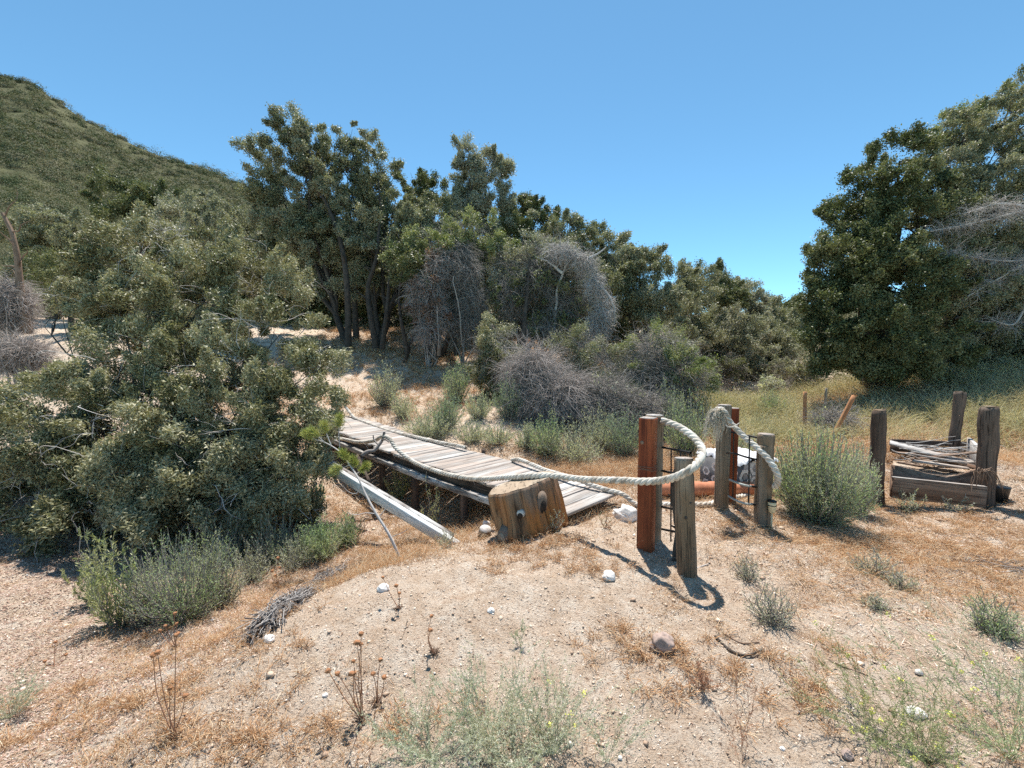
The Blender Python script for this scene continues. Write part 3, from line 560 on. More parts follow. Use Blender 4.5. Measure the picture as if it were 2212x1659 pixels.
twigmass('twigs', [(l[0], .26, .2, .08) for l in lbs], 1500, M['silver'], e_, None, .5, .003, .5)

# ------------------------------------------------------------------ sages and small plants
def sage(name, label, base, h, r, mat='sage', stems=60, cat='sagebrush', group=None, leaf=.03, lw=.22, per=34, lean=(0, 0), curve=.3, stemmat='twig', spike=False, coarse=False):
    base = np.array(base, float); e = empty(name, base, label, cat, group)
    S = 9; a = R.uniform(0, 2*np.pi, stems); sp = R.uniform(0, 1, stems)**.6; hh = h*R.uniform(.5, 1.12, stems)*(1-.38*sp**2)*(1+.5*vn(np.cos(a)*1.7+base[0]*9, np.sin(a)*1.7, 8))
    t = np.linspace(0, 1, S)
    rad = sp*r
    P = np.zeros((stems, S, 3)); 
    P[..., 0] = base[0]+np.cos(a)[:, None]*rad[:, None]*(t[None]**.75)+lean[0]*t[None]+R.normal(0, .012, (stems, S)); P[..., 1] = base[1]+np.sin(a)[:, None]*rad[:, None]*(t[None]**.75)+lean[1]*t[None]+R.normal(0, .012, (stems, S))
    P[..., 2] = base[2]-.02+hh[:, None]*(t[None]**(1+curve))
    v, q, L = strands(P, (R.uniform(.0022, .0045, stems)*max(1, h/.6))[:, None]*np.linspace(1, .4, S)[None], 3)
    mk('stems', v, q, M[stemmat], e, None, L)
    n = int(stems*per*.62); i = R.integers(0, stems, n); tt = R.uniform(.15, 1.0, n)**.75; f = tt*(S-1); k = np.minimum(f.astype(int), S-2); fr = (f-k)[:, None]
    C = P[i, k]*(1-fr)+P[i, k+1]*fr; T = unit(P[i, k+1]-P[i, k]); d = rdir(n)
    spread = (.012 if spike else .028)*max(.8, h/.5)
    C = C+d*np.abs(R.normal(0, spread, n))[:, None]*(1.15-tt)[:, None]*2
    C[:, 2] = np.maximum(C[:, 2], gz(C[:, 0], C[:, 1])+.006)
    V, qq = leaves(C, T*.9+d*.8, rdir(n)+np.array([0, 0, .4]), leaf*R.uniform(.6, 1.3, n), leaf*lw*R.uniform(.7, 1.3, n))
    mk('leaves', V, qq, M[mat], e); return e
def sg(px, py, hp, wp, mat, label, **k):
    if k.get('group'): hp *= 1.2; wp *= 1.8; k['stems'] = int(k.get('stems', 60)*1.9); k['per'] = 44
    b0 = gat(px, py); m = pxm(b0[1]); sage('sagebrush', label, b0, hp*m, wp*m*.5, mat, **k)
BK = 'grey green sagebrush clumps on the slope beyond the bridge'
sg(985,872,90,66,'sage_green','vivid green broom like bush on the far slope',stems=150,leaf=.05,per=50,cat='bush')
sg(832,880,85,46,'sage','tall pale sage behind the top of the bridge',stems=70,group=BK,leaf=.05)
sg(868,905,55,40,'sage','small sage just right of the tall pale one',stems=50,group=BK,leaf=.045)
sg(925,950,62,76,'sage','wide low sage touching the far bridge rope',stems=110,group=BK,leaf=.045)
sg(965,925,70,50,'sage_blue','bluish sage below the vivid green bush',stems=80,group=BK,leaf=.045)
sg(1035,905,55,40,'sage','sage left of the mauve dead brush',stems=60,group=BK,leaf=.045)
sg(1100,905,75,50,'sage_blue','dark bluish sage at the foot of the round shrub',stems=80,group=BK,leaf=.045)
sg(1020,955,45,56,'sage','low sage between two orange straw patches',stems=60,group=BK,leaf=.04)
sg(1075,960,38,50,'sage','tiny sage above the small deck side post',stems=50,group=BK,leaf=.04)
sg(1140,968,50,40,'sage','sage below the mauve brush, narrow one',stems=55,group=BK,leaf=.04)
sg(1180,985,78,52,'sage_green','upright green sage below the mauve brush',stems=80,group=BK,leaf=.04)
sg(1240,1000,72,90,'sage','broad sage mound in front of the dead brush',stems=110,group=BK,leaf=.04)
sg(1300,975,80,60,'sage','tall sage leaning on the grey brush tangle',stems=80,group=BK,leaf=.04)
sg(1350,985,90,64,'sage_blue','sage partly hidden by the front red post',stems=90,group=BK,leaf=.04)
sg(1480,985,105,56,'sage_green','green sage seen through the rope loop',stems=100,group=BK,leaf=.04)
sg(1445,950,110,50,'sage_green','tall green sage rising right of the red post',stems=100,group=BK,leaf=.04)
sg(1520,940,70,50,'sage','sage behind the frayed rope post',stems=70,group=BK,leaf=.04)
sg(1665,905,60,36,'sage_green','small upright green plant behind the short grey post',stems=60,leaf=.05,group=BK)
sg(1600,985,50,80,'sage','sage behind the white cloth',stems=80,group=BK,leaf=.04)
sg(1635,945,42,70,'sage','low sage right of the second red post',stems=70,group=BK,leaf=.04)
sg(1890,905,50,90,'weed_pale','pale weed behind the leaning orange stick',stems=80,leaf=.05,stemmat='silver')
sg(1770,1128,205,205,'sage_green','large feathery green sagebrush right of the short grey post',stems=420,leaf=.032,per=95,lw=.2)
sg(1735,1115,150,150,'sage','grey left skirt sage of the large feathery sagebrush',stems=170,leaf=.03,per=60)
sg(1850,1110,150,90,'sage','grey sage at the right flank of the large feathery sagebrush',stems=150,leaf=.03,per=60)
# front left
sg(400,1335,205,230,'sage_green','bright green feathery sage in the left foreground',stems=230,leaf=.022,per=60)
sg(480,1310,150,110,'sage','pale sage at the right of the bright feathery sage',stems=130,leaf=.02,per=45)
sg(320,1345,150,100,'sage','pale grey sage at the left of the bright feathery sage',stems=120,leaf=.02,per=45)
sg(262,1355,225,120,'weed','upright willowy plant with narrow leaves at far left foreground',stems=34,leaf=.05,lw=.17,per=90,cat='weed',spike=True)
sg(210,1300,170,110,'weed','shaded willowy plant under the big bush',stems=28,leaf=.05,lw=.17,per=80,cat='weed',spike=True)
sg(690,1205,95,110,'sage_green','green sage under the leaning pine sapling',stems=170,leaf=.03,per=60)
sg(750,1180,80,80,'sage_green','small green sage beside the fallen white beam',stems=110,leaf=.03,per=50)
sg(600,1215,120,110,'sage_blue','bluish spiky sage in front of the big bush',stems=110,leaf=.028,per=50,spike=True)
sg(500,1210,110,120,'sage_blue','shaded spiky sage in front of the big bush, left one',stems=110,leaf=.028,per=50,spike=True)
sg(545,1255,95,110,'sage','pale silvery sage strip between bright sage and the twig heap',stems=90,leaf=.022,per=40)
sg(640,1228,90,100,'sage','silvery sage below the bush, left of the sapling foot',stems=90,leaf=.022,per=40)
sg(440,1245,110,110,'sage_green','green sage half shaded behind the bright feathery sage',stems=90,leaf=.024,per=45)
sg(660,1130,110,110,'sage_blue','dark green leafy plant in the shade under the bush',stems=120,leaf=.045,lw=.5,per=40,cat='plant')
sg(860,1080,90,80,'weed','leafy weed growing between bridge and fallen beam',stems=36,leaf=.05,lw=.2,per=60,cat='weed',spike=True)
sg(930,1145,130,50,'weed','thin tall weed in front of the fallen beam',stems=10,leaf=.035,lw=.2,per=60,cat='weed',spike=True)
sg(965,1185,50,60,'sage','tiny grey herb at the tip of the fallen beam',stems=26,leaf=.02,per=30,cat='herb')
sg(1195,1150,75,60,'sage','grey herb growing against the stump foot',stems=16,leaf=.02,per=40,cat='herb')
sg(1310,1140,60,50,'sage','wispy herb between stump and red post',stems=14,leaf=.018,per=20,cat='herb',stemmat='stalk')
sg(1965,1105,55,70,'sage','grey weed at the left foot of the sunken timber box',stems=24,leaf=.03,per=40,cat='weed')
sg(2060,1100,50,90,'sage','grey weed along the front board of the timber box',stems=30,leaf=.03,per=30,cat='weed',stemmat='silver')
sg(1615,1250,60,80,'sage','pale wispy herb right of the leaning post',stems=50,leaf=.016,per=26,cat='herb')
sg(1665,1345,90,120,'sage','grey herb cluster in front of the short grey post',stems=80,leaf=.016,per=30,cat='herb')
sg(1890,1240,55,110,'sage','low grey herb on the litter right of the big sage',stems=60,leaf=.018,per=28,cat='herb')
sg(1945,1275,50,70,'sage','small grey herb nearest the litter edge',stems=40,leaf=.018,per=26,cat='herb')
sg(1890,1315,40,60,'sage','tiny rounded grey herb on bare sand',stems=40,leaf=.016,per=26,cat='herb')
sg(2150,1370,90,120,'sage_green','dark green herb mound at the right edge',stems=90,leaf=.018,per=40,cat='herb')
# thin wiry foreground herbs
def wiry(label, px, py, hp, wp, stems, lean=(0, 0), yellow=0, per=30, mat='sage'):
    b0 = gat(px, py); m = pxm(b0[1]); h = hp*m*.74; r = wp*m*.7; stems = int(stems*.95); e = empty('wiry_herb', b0, label, 'herb', 'wiry grey green herbs in the foreground')
    Ps = []
    S = 10
    for k in range(stems):
        a = R.uniform(0, 6.28); d = np.array([math.cos(a)*r*R.uniform(.3, 1)+lean[0], math.sin(a)*r*R.uniform(.3, 1)+lean[1], h*R.uniform(.6, 1.05)]); t = np.linspace(0, 1, S)[:, None]
        p = b0+d*np.concatenate([t**.9, t**.9, t**1.1], 1)+np.cumsum(R.normal(0, .004, (S, 3)), 0); Ps.append(p)
        for _ in range(6):
            j = int(R.integers(2, S-1)); dd = unit(d/np.linalg.norm(d)+rdir(1)[0]*.75)*h*R.uniform(.12, .4)
            Ps.append(p[j]+dd*t+np.cumsum(R.normal(0, .002, (S, 3)), 0))
    P = np.array(Ps); v, q, L = strands(P, np.linspace(.0010, .0004, S)[None]*np.ones((len(P), 1)), 3); mk('stems', v, q, M[mat], e, None, L)
    n = per*stems*3; i = R.integers(0, len(P), n); j = R.integers(1, S, n); C = P[i, j]+R.normal(0, .003, (n, 3))
    V, q = leaves(C, rdir(n)+np.array([0, 0, .8]), rdir(n), .011*R.uniform(.5, 1.4, n), .003); mk('leaves', V, q, M[mat], e)
    for _ in range(yellow):
        tip = P[int(R.integers(0, len(P))), -1]; C = tip+R.normal(0, .006, (14, 3)); V, q = leaves(C, rdir(14), rdir(14), .009, .007); mk('flower', V, q, M['yellow'], e)
M['yellow'] = simple('yellow_petals', (.75, .72, .16), .6, .1, 60)
wiry('wiry herb patch at the bottom centre, left clump', 930, 1640, 170, 260, 46)
wiry('wiry herb patch at the bottom centre, biggest clump', 1060, 1600, 190, 260, 60)
wiry('wiry herb patch at the bottom centre, right clump with yellow buds', 1190, 1630, 220, 200, 48, yellow=5)
wiry('wiry herb patch at the bottom centre, low middle clump', 1110, 1655, 120, 240, 48)
wiry('sparse wiry herb by the bottom edge, right of centre', 1310, 1655, 200, 160, 10)
wiry('tall thin wiry herb standing alone before the right sand', 1600, 1650, 260, 120, 5, mat='stalk')
wiry('wiry herb with yellow flowers leaning left in the right foreground', 1900, 1600, 210, 260, 34, (-.1, 0), 8, mat='weed')
wiry('wiry herb crossing the bottom right, yellow flowered', 2010, 1655, 240, 260, 34, (-.15, .05), 8, mat='weed')
wiry('arching wiry herb in the bottom right corner', 2180, 1640, 300, 300, 30, (-.2, .1), 8, mat='sage_green')
wiry('wiry herb at the right edge above the corner herb', 2200, 1500, 230, 240, 26, (-.15, 0), 5, mat='sage')
wiry('faint grey herb at the left bottom edge', 20, 1560, 110, 90, 24)
wiry('small wiry herb near the brown rock', 1520, 1500, 90, 60, 10, mat='stalk')
wiry('thin herb on the bare mound left of the rock', 1125, 1400, 60, 30, 5)
# ------------------------------------------------------------------ ground cover (uncountable)
def scatter(n, xr, yr, dens=None):
    x = R.uniform(*xr, n*3); y = R.uniform(*yr, n*3)
    k = np.abs(x) < 1.3*(y+.9)
    x, y = x[k], y[k]
    if dens is not None: k = R.uniform(0, 1, len(x)) < dens(x, y); x, y = x[k], y[k]
    return x[:n], y[:n]
BARE = [(-.45, 2.75, .95, .75), (-.1, 2.3, .5, .6), (1.3, 1.9, .7, .45), (2.4, 2.5, .6, .4)]
def dgrass(x, y):
    v = np.clip((vn(x*.8, y*.8, 31)+.5*vn(x*2.3, y*2.3, 32)+.16)*2.6, .03, 1)*np.clip((vn(x*5.5, y*5.5, 33)+.08)*5, .04, 1)
    v = np.maximum(v, .9*np.exp(-((x+1.1)/1.0)**2-((y-1.85)/.32)**2)*(vn(x*6, y*6, 35) > -.05))
    for (a, b_, ra, rb) in BARE: v = v*np.clip(((x-a)/ra)**2+((y-b_)/rb)**2-.35, .04, 1)
    return v
def grass(name, label, n, xr, yr, hh, rad, mat, dens, flop=.8, cat='dry grass', S=5, k=3):
    x, y = scatter(n//7, xr, yr, dens); x = np.repeat(x, 7)+R.normal(0, .03, len(x)*7); y = np.repeat(y, 7)+R.normal(0, .03, len(y)*7); n = len(x)
    a = R.uniform(0, 6.28, n); h = hh*R.uniform(.4, 1.2, n)*(1+np.clip((y-4)*.06, 0, .6)); t = np.linspace(0, 1, S)
    fl = flop*R.uniform(.3, 1.5, n)
    P = np.zeros((n, S, 3)); P[..., 0] = x[:, None]+np.cos(a)[:, None]*(fl*h)[:, None]*t**1.4; P[..., 1] = y[:, None]+np.sin(a)[:, None]*(fl*h)[:, None]*t**1.4
    P[..., 2] = gz(x, y)[:, None]-.004+h[:, None]*(t-.45*np.minimum(fl, 1)[:, None]*t**2.2)
    P += np.cumsum(R.normal(0, .004, P.shape), 1)
    v, q, L = strands(P, (rad*R.uniform(.6, 1.4, n)*(1+np.clip((y-3)*.1, 0, 1.5)))[:, None]*np.linspace(1, .4, S)[None], k)
    return tag(mk(name, v, q, M[mat], lc=L), label, cat, kind='stuff')
grass('dry_grass', 'short orange dry grass scattered over the sand', 95000, (-6, 6), (1.2, 7), .055, .0011, 'straw', dgrass, 1.2)
M['straw_orange'] = strawmat('orange_dry_grass', [(0, (.40, .21, .10)), (.4, (.64, .36, .18)), (.8, (.76, .52, .31)), (1, (.86, .72, .52))])
SB = [(1100,1172,.07),(1140,1178,.09),(1175,1172,.08),(1215,1160,.08),(1090,1160,.05)]
PT = [(p[0], p[1], gat(p[0], p[1]), p[2]) for p in SB+[(1180,1195,.2),(1120,1200,.14),(1240,1215,.12),(1290,1235,.08),(1390,1420,.12),(1470,1480,.16),(1520,1430,.1),(1330,1370,.06),(1080,1240,.06),(480,1395,.16),(560,1350,.1),(620,1400,.07),(300,1520,.14),(380,1560,.12),(210,1480,.12),(130,1560,.1),(450,1620,.1),(560,1600,.08),(700,1580,.06),(860,1590,.06),(640,1480,.05),(980,1560,.05),(1700,1470,.14),(1760,1520,.1),(1850,1420,.07),(1950,1170,.3),(2080,1200,.3),(2170,1150,.3),(1800,1180,.2),(1560,1150,.12),(1330,1110,.12),(820,1180,.16),(760,1220,.14),(700,1240,.12),(330,1370,.08),(90,1600,.1)]]
def patchgrass(name, label, per, hh, rad, mat, flop):
    xs = []; ys = []
    for (_, _, g_, r) in PT:
        n = int(per*(r/.1)**1.6); k = max(4, n//28); cx_ = g_[0]+R.normal(0, r*1.35, k); cy_ = g_[1]+R.normal(0, r*.95, k); i = R.integers(0, k, n)
        xs.append(cx_[i]+R.normal(0, .02, n)); ys.append(cy_[i]+R.normal(0, .02, n))
    x = np.concatenate(xs); y = np.concatenate(ys); n = len(x); S = 6; t = np.linspace(0, 1, S); a = R.uniform(0, 6.28, n); h = hh*R.uniform(.35, 1.25, n); fl = flop*R.uniform(.3, 1.4, n)
    P = np.zeros((n, S, 3)); P[..., 0] = x[:, None]+np.cos(a)[:, None]*(fl*h)[:, None]*t**1.4; P[..., 1] = y[:, None]+np.sin(a)[:, None]*(fl*h)[:, None]*t**1.4
    P[..., 2] = gz(x, y)[:, None]-.004+h[:, None]*(t-.4*np.minimum(fl, 1)[:, None]*t**2.2); P += np.cumsum(R.normal(0, .0035, P.shape), 1)
    Rr = (rad*R.uniform(.6, 1.5, n))[:, None]*np.array([1, .9, .8, 1.1, 1.4, .4])[None]
    v, q, L = strands(P, Rr, 3); return tag(mk(name, v, q, M[mat], lc=L), label, 'dry grass', kind='stuff')
patchgrass('dry_grass_tufts', 'rust orange dry grass tufts in patches on the mound and path', 300, .062, .001, 'straw_orange', 1.0)
def dsl(x, y): return np.clip((vn(x*.7, y*.7, 41)+.3)*2.2+np.clip((y-11)*.3, 0, .6), .08, 1)
grass('dry_grass', 'orange straw grass covering the slope beyond the bridge', 85000, (-7, 10), (6, 17), .12, .002, 'straw', dsl, 1.0)
def dgul(x, y): return (np.exp(-((x+.2)**2/1.2+(y-5.1)**2/.8))+np.exp(-((x-1.6)**2/2.+(y-6.2)**2/1.0))+np.exp(-((x+1.4)**2/.5+(y-3.6)**2/.3))).clip(0, 1)
grass('dry_grass', 'golden dry grass thick around and under the bridge', 42000, (-3, 4.5), (3.2, 8), .12, .0013, 'straw', dgul, .9)
def dright(x, y): return np.clip((vn(x*.9, y*.9, 51)+.3)*1.8, .08, 1)*np.clip((x-1.6)*1.2, 0, 1)
grass('dry_grass', 'pale and orange dry grass on the right side meadow', 60000, (1.6, 13), (2.6, 10.5), .09, .0014, 'straw', dright, 1.4)
def dmead(x, y): return np.clip((x-3)/2.5, 0, 1)*np.clip((y-6.8)/1.2, 0, 1)*np.clip((vn(x*.6, y*.6, 61)+.45)*1.7, .1, 1)
grass('green_grass', 'pale green tall grass below the big right tree', 45000, (3, 18), (6.8, 13), .40, .0020, 'weed_pale', dmead, .7, 'grass')
grass('dry_grass', 'straw coloured dry grass mixed into the meadow under the right tree', 45000, (2.5, 18), (6.0, 13), .20, .0018, 'straw', lambda x, y: np.clip((vn(x*.6, y*.6, 63)+.45)*1.7, .1, 1)*np.clip((x-2.5)/1.5, 0, 1), 1.0)
# flat litter: straw bits, leaf flakes
def flakes(name, label, n, xr, yr, ln, wd, mat, dens, cat='litter'):
    x, y = scatter(n, xr, yr, dens); n = len(x); a = R.uniform(0, 6.28, n); D = np.stack([np.cos(a), np.sin(a), R.normal(0, .22, n)], 1)
    sc_ = 1+np.clip((y-3)*.12, 0, 1.5)
    C = np.stack([x, y, gz(x, y)+.004*sc_], 1); V, q = leaves(C, D, R.normal(0, .3, (n, 3))+np.array([0, 0, 1.]), ln*R.uniform(.3, 1.5, n)*sc_, wd*R.uniform(.5, 1.5, n)*sc_)
    return tag(mk(name, V, q, M[mat]), label, cat, kind='stuff')
def dl(x, y): return np.clip(.5-(x+1.9)*1.2, 0, 1)
flakes('leaf_litter', 'brown fallen leaves and bark bits on the low left ground', 95000, (-7.5, -1.2), (1.2, 6), .021, .006, 'litter', dl)
flakes('straw_litter', 'pale straw bits strewn over the sand', 110000, (-6, 7), (1.0, 8), .02, .003, 'straw_pale', lambda x, y: np.clip(.25+dgrass(x, y)+np.clip(x-1.8, 0, .6), 0, 1))
flakes('straw_litter', 'long pale stalks lying on the right side ground', 16000, (1.4, 8), (2.2, 8), .10, .004, 'straw_pale', lambda x, y: np.clip((x-1.3)*.8, 0, 1))
flakes('dark_debris', 'dark bark crumbs and burnt looking debris on the sand', 26000, (-6, 7), (1.0, 8), .016, .006, 'debris', lambda x, y: np.clip(.15+dgrass(x, y), 0, 1))
# gravel
def gravel(n, xr, yr, s0, dens=None):
    x, y = scatter(n, xr, yr, dens); n = len(x); s = s0*R.lognormal(0, .55, n)*(1+np.clip((y-3)*.12, 0, 1.2))
    o = np.array([(1,0,0),(-1,0,0),(0,1,0),(0,-1,0),(0,0,1),(0,0,-1)], float); tr = np.array([(0,2,4),(2,1,4),(1,3,4),(3,0,4),(2,0,5),(1,2,5),(3,1,5),(0,3,5)])
    a = R.uniform(0, 6.28, n); c, sn = np.cos(a), np.sin(a); oo = o[None]*R.uniform(.6, 1.2, (n, 6, 1))*np.stack([s, s*R.uniform(.6, 1, n), s*R.uniform(.4, .8, n)], 1)[:, None]
    X_ = oo[..., 0]*c[:, None]-oo[..., 1]*sn[:, None]; Y_ = oo[..., 0]*sn[:, None]+oo[..., 1]*c[:, None]
    V = np.stack([X_+x[:, None], Y_+y[:, None], oo[..., 2]+(gz(x, y)+s*.15)[:, None]], -1).reshape(-1, 3)
    f = (np.arange(n)[:, None, None]*6+tr[None]).reshape(-1, 3)
    return tag(mk('gravel', V, f, M['gravel']), 'pale crumbs of gravel and soil on the sandy mound', 'gravel', kind='stuff')
gravel(110000, (-5.5, 6), (.9, 6.5), .0034); gravel(3500, (-5.5, 6), (.9, 6.5), .007)

# ------------------------------------------------------------------ the footbridge
N0 = np.array([.526, 4.1]); wv = np.array([.699, .715]); dv = np.array([-.715, .699]); WID = .98
tz = [0, .5, 1.0, 2.2, 3.5, 5, 7.4]; zz = [.10, .15, .18, .19, .235, .32, .45]
def dk(t, s, dz=0): 
    p = N0+dv*t+wv*s; return np.array([p[0], p[1], np.interp(t, tz, zz)+dz])
br = empty('footbridge', dk(0, .5, -.1), 'weathered grey plank footbridge crossing the shallow gully', 'footbridge')
b = MB(); t = 0.0
while t < 7.3:
    wd = R.uniform(.125, .15); a0 = dk(t+wd/2, R.uniform(-.035, .02), R.uniform(-.004, .004)); a1 = dk(t+wd/2+R.normal(0, .006), WID+R.uniform(-.03, .03), R.uniform(-.004, .006))
    sl_ = (np.interp(t+.1, tz, zz)-np.interp(t, tz, zz))/.1; upv = (-dv[0]*sl_+R.normal(0, .02), -dv[1]*sl_+R.normal(0, .02), 1)
    b.board(a0, a1, wd, .036, upv, .003, .005, 16, warp=.0015, capjit=.006); t += wd+R.uniform(.004, .013)
b.build('deck', M['deck'], br)
for s_, nm in ((-.03, 'side_beam'), (WID-.04, 'side_beam')):
    b = MB()
    for k in range(6):
        t0 = 1.0+k*1.05; t1 = t0+1.06
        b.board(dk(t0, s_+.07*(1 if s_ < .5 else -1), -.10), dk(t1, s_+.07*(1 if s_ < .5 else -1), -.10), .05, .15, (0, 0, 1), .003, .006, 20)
    b.build('shade_stringer', M['post_brown'], br)  # dark recessed boards; their colour stands in for shade below the deck edge
    b = MB()
    for k in range(4):
        t0 = .95+k*1.5; t1 = t0+1.52
        b.board(dk(t0, s_, -.165), dk(t1, s_, -.165), .085, .075, (0, 0, 1), .006, .008, 60)
    b.build(nm, M['paint'], br)
for (t_, s_) in ((1.6, .03), (2.6, -.02), (3.6, .03), (5, .03), (1.9, .95), (3.6, .9), (5.2, .9)):
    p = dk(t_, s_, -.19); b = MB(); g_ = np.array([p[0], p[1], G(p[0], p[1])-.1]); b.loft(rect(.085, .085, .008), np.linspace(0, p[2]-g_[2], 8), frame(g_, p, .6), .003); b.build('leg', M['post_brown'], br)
b = MB(); p = dk(2.35, WID+.05, -.3); q1 = dk(2.35, WID+.05, .07); b.loft(rect(.05, .05, .005), np.linspace(0, q1[2]-p[2], 6), frame(p, q1, .6), .002); b.build('side_peg', M['post_brown'], br)
# nails
b = MB()
for t_ in (1.3, 1.9, 2.4, 3.1, 3.7):
    p = dk(t_, -.045, -.03); v, q, L = strands(np.array([[p, p+np.array([-.01, -.02, .03]), p+np.array([-.015, -.03, .06])]]), np.full((1, 3), .0016), 5); b.add(v, [q], L)
b.build('bent_nails', M['silver'], br)
# fallen white beam
A = at(728, 1018, 5.5); B_ = at(992, 1166, 4.15); A = A+(A-B_)*.25; B_[2] = G(B_[0], B_[1])-.045
e_ = empty('fallen_beam', B_, 'white painted timber beam fallen from the bridge into the gully', 'beam')
b = MB(); side = np.array([-.45, -.9, .0]); b.board(A, B_, .05, .135, (0, -.25, 1), .002, .004, 30); b.build('painted_board', M['paint_clean'], e_)
b = MB(); o_ = np.array([.045, .02, .05]); b.board(A+o_-np.array([0, 0, .02]), B_+o_+(A-B_)*.06-np.array([0, 0, .02]), .05, .08, (0, -.2, 1), .003, .005, 30); b.build('batten', M['paint'], e_)
# shaded brace under the bridge
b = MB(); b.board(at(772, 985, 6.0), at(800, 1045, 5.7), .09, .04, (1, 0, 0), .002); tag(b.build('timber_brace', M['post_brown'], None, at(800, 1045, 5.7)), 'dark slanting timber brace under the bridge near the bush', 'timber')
# ------------------------------------------------------------------ ropes
def rope(name, label, pts, rad, parent=None, pitch=.15, cat='rope'):
    P = ropepath(pts, .009); n = len(P); s = np.r_[0, np.cumsum(np.linalg.norm(np.diff(P, axis=0), axis=1))]
    T = unit(np.gradient(P, axis=0)); X_ = unit(np.cross(T, np.array([0.02, 0.01, 1.]))); Y_ = np.cross(T, X_); b = MB()
    for k in range(3):
        a = -s*2*math.pi/pitch+k*2*math.pi/3; Q = P+rad*.48*(np.cos(a)[:, None]*X_+np.sin(a)[:, None]*Y_)
        rr = rad*.56*(1+.05*vn(s*30, k)); v, q, L = strands(Q[None], rr[None], 9); b.add(v, [q], L)
    o = b.build(name, M['rope'], parent, None if parent else P[0], True)
    return tag(o, label, cat) if parent is None else o
ra = [(690,948,7.9),(726,946,7.5),(772,955,7.0),(808,952,6.6),(826,943,6.35),(842,948,6.2),(856,969,6.1),(886,993,5.95),(911,1006,5.75),(957,1022,5.4),(1003,1032,5.1),(1040,1035,4.75),(1100,1031,4.35),(1150,1028,4.1),(1194,1028,3.98),(1256,1035,3.8),(1310,1037,3.6),(1350,1038,3.48),(1378,1040,3.36),(1421,1039,3.24),(1458,1031,3.08),(1490,1015,3.0),(1511,995,3.07),(1517,973,3.2),(1502,948,3.35),(1471,925,3.5),(1446,914,3.6),(1430,909,3.66)]
rope('thick_rope', 'thick twisted rope from the bridge over the stump to the leaning post', [at(*p) for p in ra], .03)
rb = [(745,878,9.3),(754,890,9.2),(768,905,8.9),(800,918,8.4),(840,932,7.9),(897,945,7.35),(950,957,6.95),(985,963,6.7),(1006,968,6.55)]
rope('thick_rope', 'twisted rope lying along the far edge of the bridge deck', [at(p[0], p[1]-1, p[2]) for p in rb], .03)
p0 = dk(6.6, .98); 
rc = [(1106,994,5.9),(1122,993,5.75),(1150,1004,5.5),(1190,1020,5.2),(1240,1033,4.95),(1290,1052,4.8),(1345,1068,4.7),(1378,1081,4.65),(1430,1098,4.6),(1500,1104,4.55),(1530,1103,4.55),(1555,1094,4.65),(1600,1085,4.8),(1640,1070,5.0)]
rp = [at(*p) for p in rc]
for i in range(6, len(rp)): rp[i][2] = max(G(rp[i][0], rp[i][1])+.025, 0) if i > 6 else rp[i][2]
rope('thick_rope', 'twisted rope running off the bridge end across the sand', rp, .028)
# frayed rope on the back posts
fr = empty('frayed_rope', at(1558, 900, 4.2), 'rope with a frayed tasselled end slung between the two grey back posts', 'rope')
rope('rope_length', '', [at(*p) for p in [(1538,912,4.27),(1541,896,4.27),(1548,886,4.28),(1556,884,4.28),(1566,892,4.27),(1577,912,4.26),(1592,928,4.22),(1612,948,4.15),(1636,968,4.06),(1658,990,3.98),(1672,1010,3.93),(1680,1028,3.92),(1680,1042,3.95),(1673,1052,4.0)]], .029, fr)
M['fray'] = simple('frayed_fibre', (.66, .58, .47), .9, .25, 40, .1)
S = 12; cc = at(1548, 890, 4.27); tt_ = np.linspace(0, 1, S); b = MB()
for k in range(17):
    m_ = int(R.integers(8, 26)); a = R.uniform(0, 6.28); o_ = R.uniform(.02, .085); L0_ = R.uniform(.08, .33); st = cc+R.normal(0, .014, 3)
    P = np.zeros((m_, S, 3)); P[..., 0] = st[0]+math.cos(a)*o_*tt_**.5-.02*tt_; P[..., 1] = st[1]-.03+math.sin(a)*o_*.6*tt_**.5; P[..., 2] = st[2]+.03*np.sin(tt_*3.1)-L0_*R.uniform(.6, 1.1, (m_, 1))*tt_**1.5
    P += np.cumsum(R.normal(0, .006, (1, S, 3)), 1)+np.cumsum(R.normal(0, .0045, P.shape), 1)+R.normal(0, .006, (m_, 1, 3)); P[..., 0] += .01*np.sin(tt_*9+a)*tt_
    v, q, L = strands(P, np.full((m_, S), .0019), 3); b.add(v, [q], L)
b.build('frayed_tassel', M['fray'], fr)
P = ropepath([at(1566, 915, 4.2), at(1572, 922, 4.17), at(1585, 921, 4.16), at(1597, 914, 4.18)], .01); v, q, L = strands(P[None], np.full((1, len(P)), .005), 6); mk('tie_string', v, q, M['rope'], fr, None, L)
# ------------------------------------------------------------------ posts
def groundz(p): return np.array([p[0], p[1], G(p[0], p[1])])
def post(name, label, px, Y, ytop, prof, mat, lean=(0, 0), yaw=0, topbevel=True, depth=.12, jit=.003, cap=None, ring=False, ragged=0):
    b0 = gb(px, Y); top = at(px+lean[0], ytop, Y+lean[1]); a = b0-np.array([0, 0, depth]); Mx = frame(a, top, yaw); H = np.linalg.norm(top-a)
    e = empty(name, b0, label, 'post'); b = MB(); zs = np.linspace(0, H-.012, 40); tp = np.ones(40)
    if ring: 
        k = int(40*(1-.11/H*1.0)); tp[k] = .93
    b.loft(prof, np.r_[zs, H], Mx, jit, np.r_[tp, .93 if topbevel else 1.0], capjit=ragged); o = b.build('shaft', M[mat], e)
    pc = np.array(prof)*.925; b = MB(); b.loft(pc, [H+.0005, H+.004], Mx, .001); b.build('cut_top', M[cap or 'deck'], e)
    return e, Mx, H
e1, M1, H1 = post('timber_post', 'square red stained timber post, nearest of the two red posts', 1400.5, 3.56, 903, rect(.122, .122, .004), 'red', yaw=math.radians(-33.7), topbevel=False)
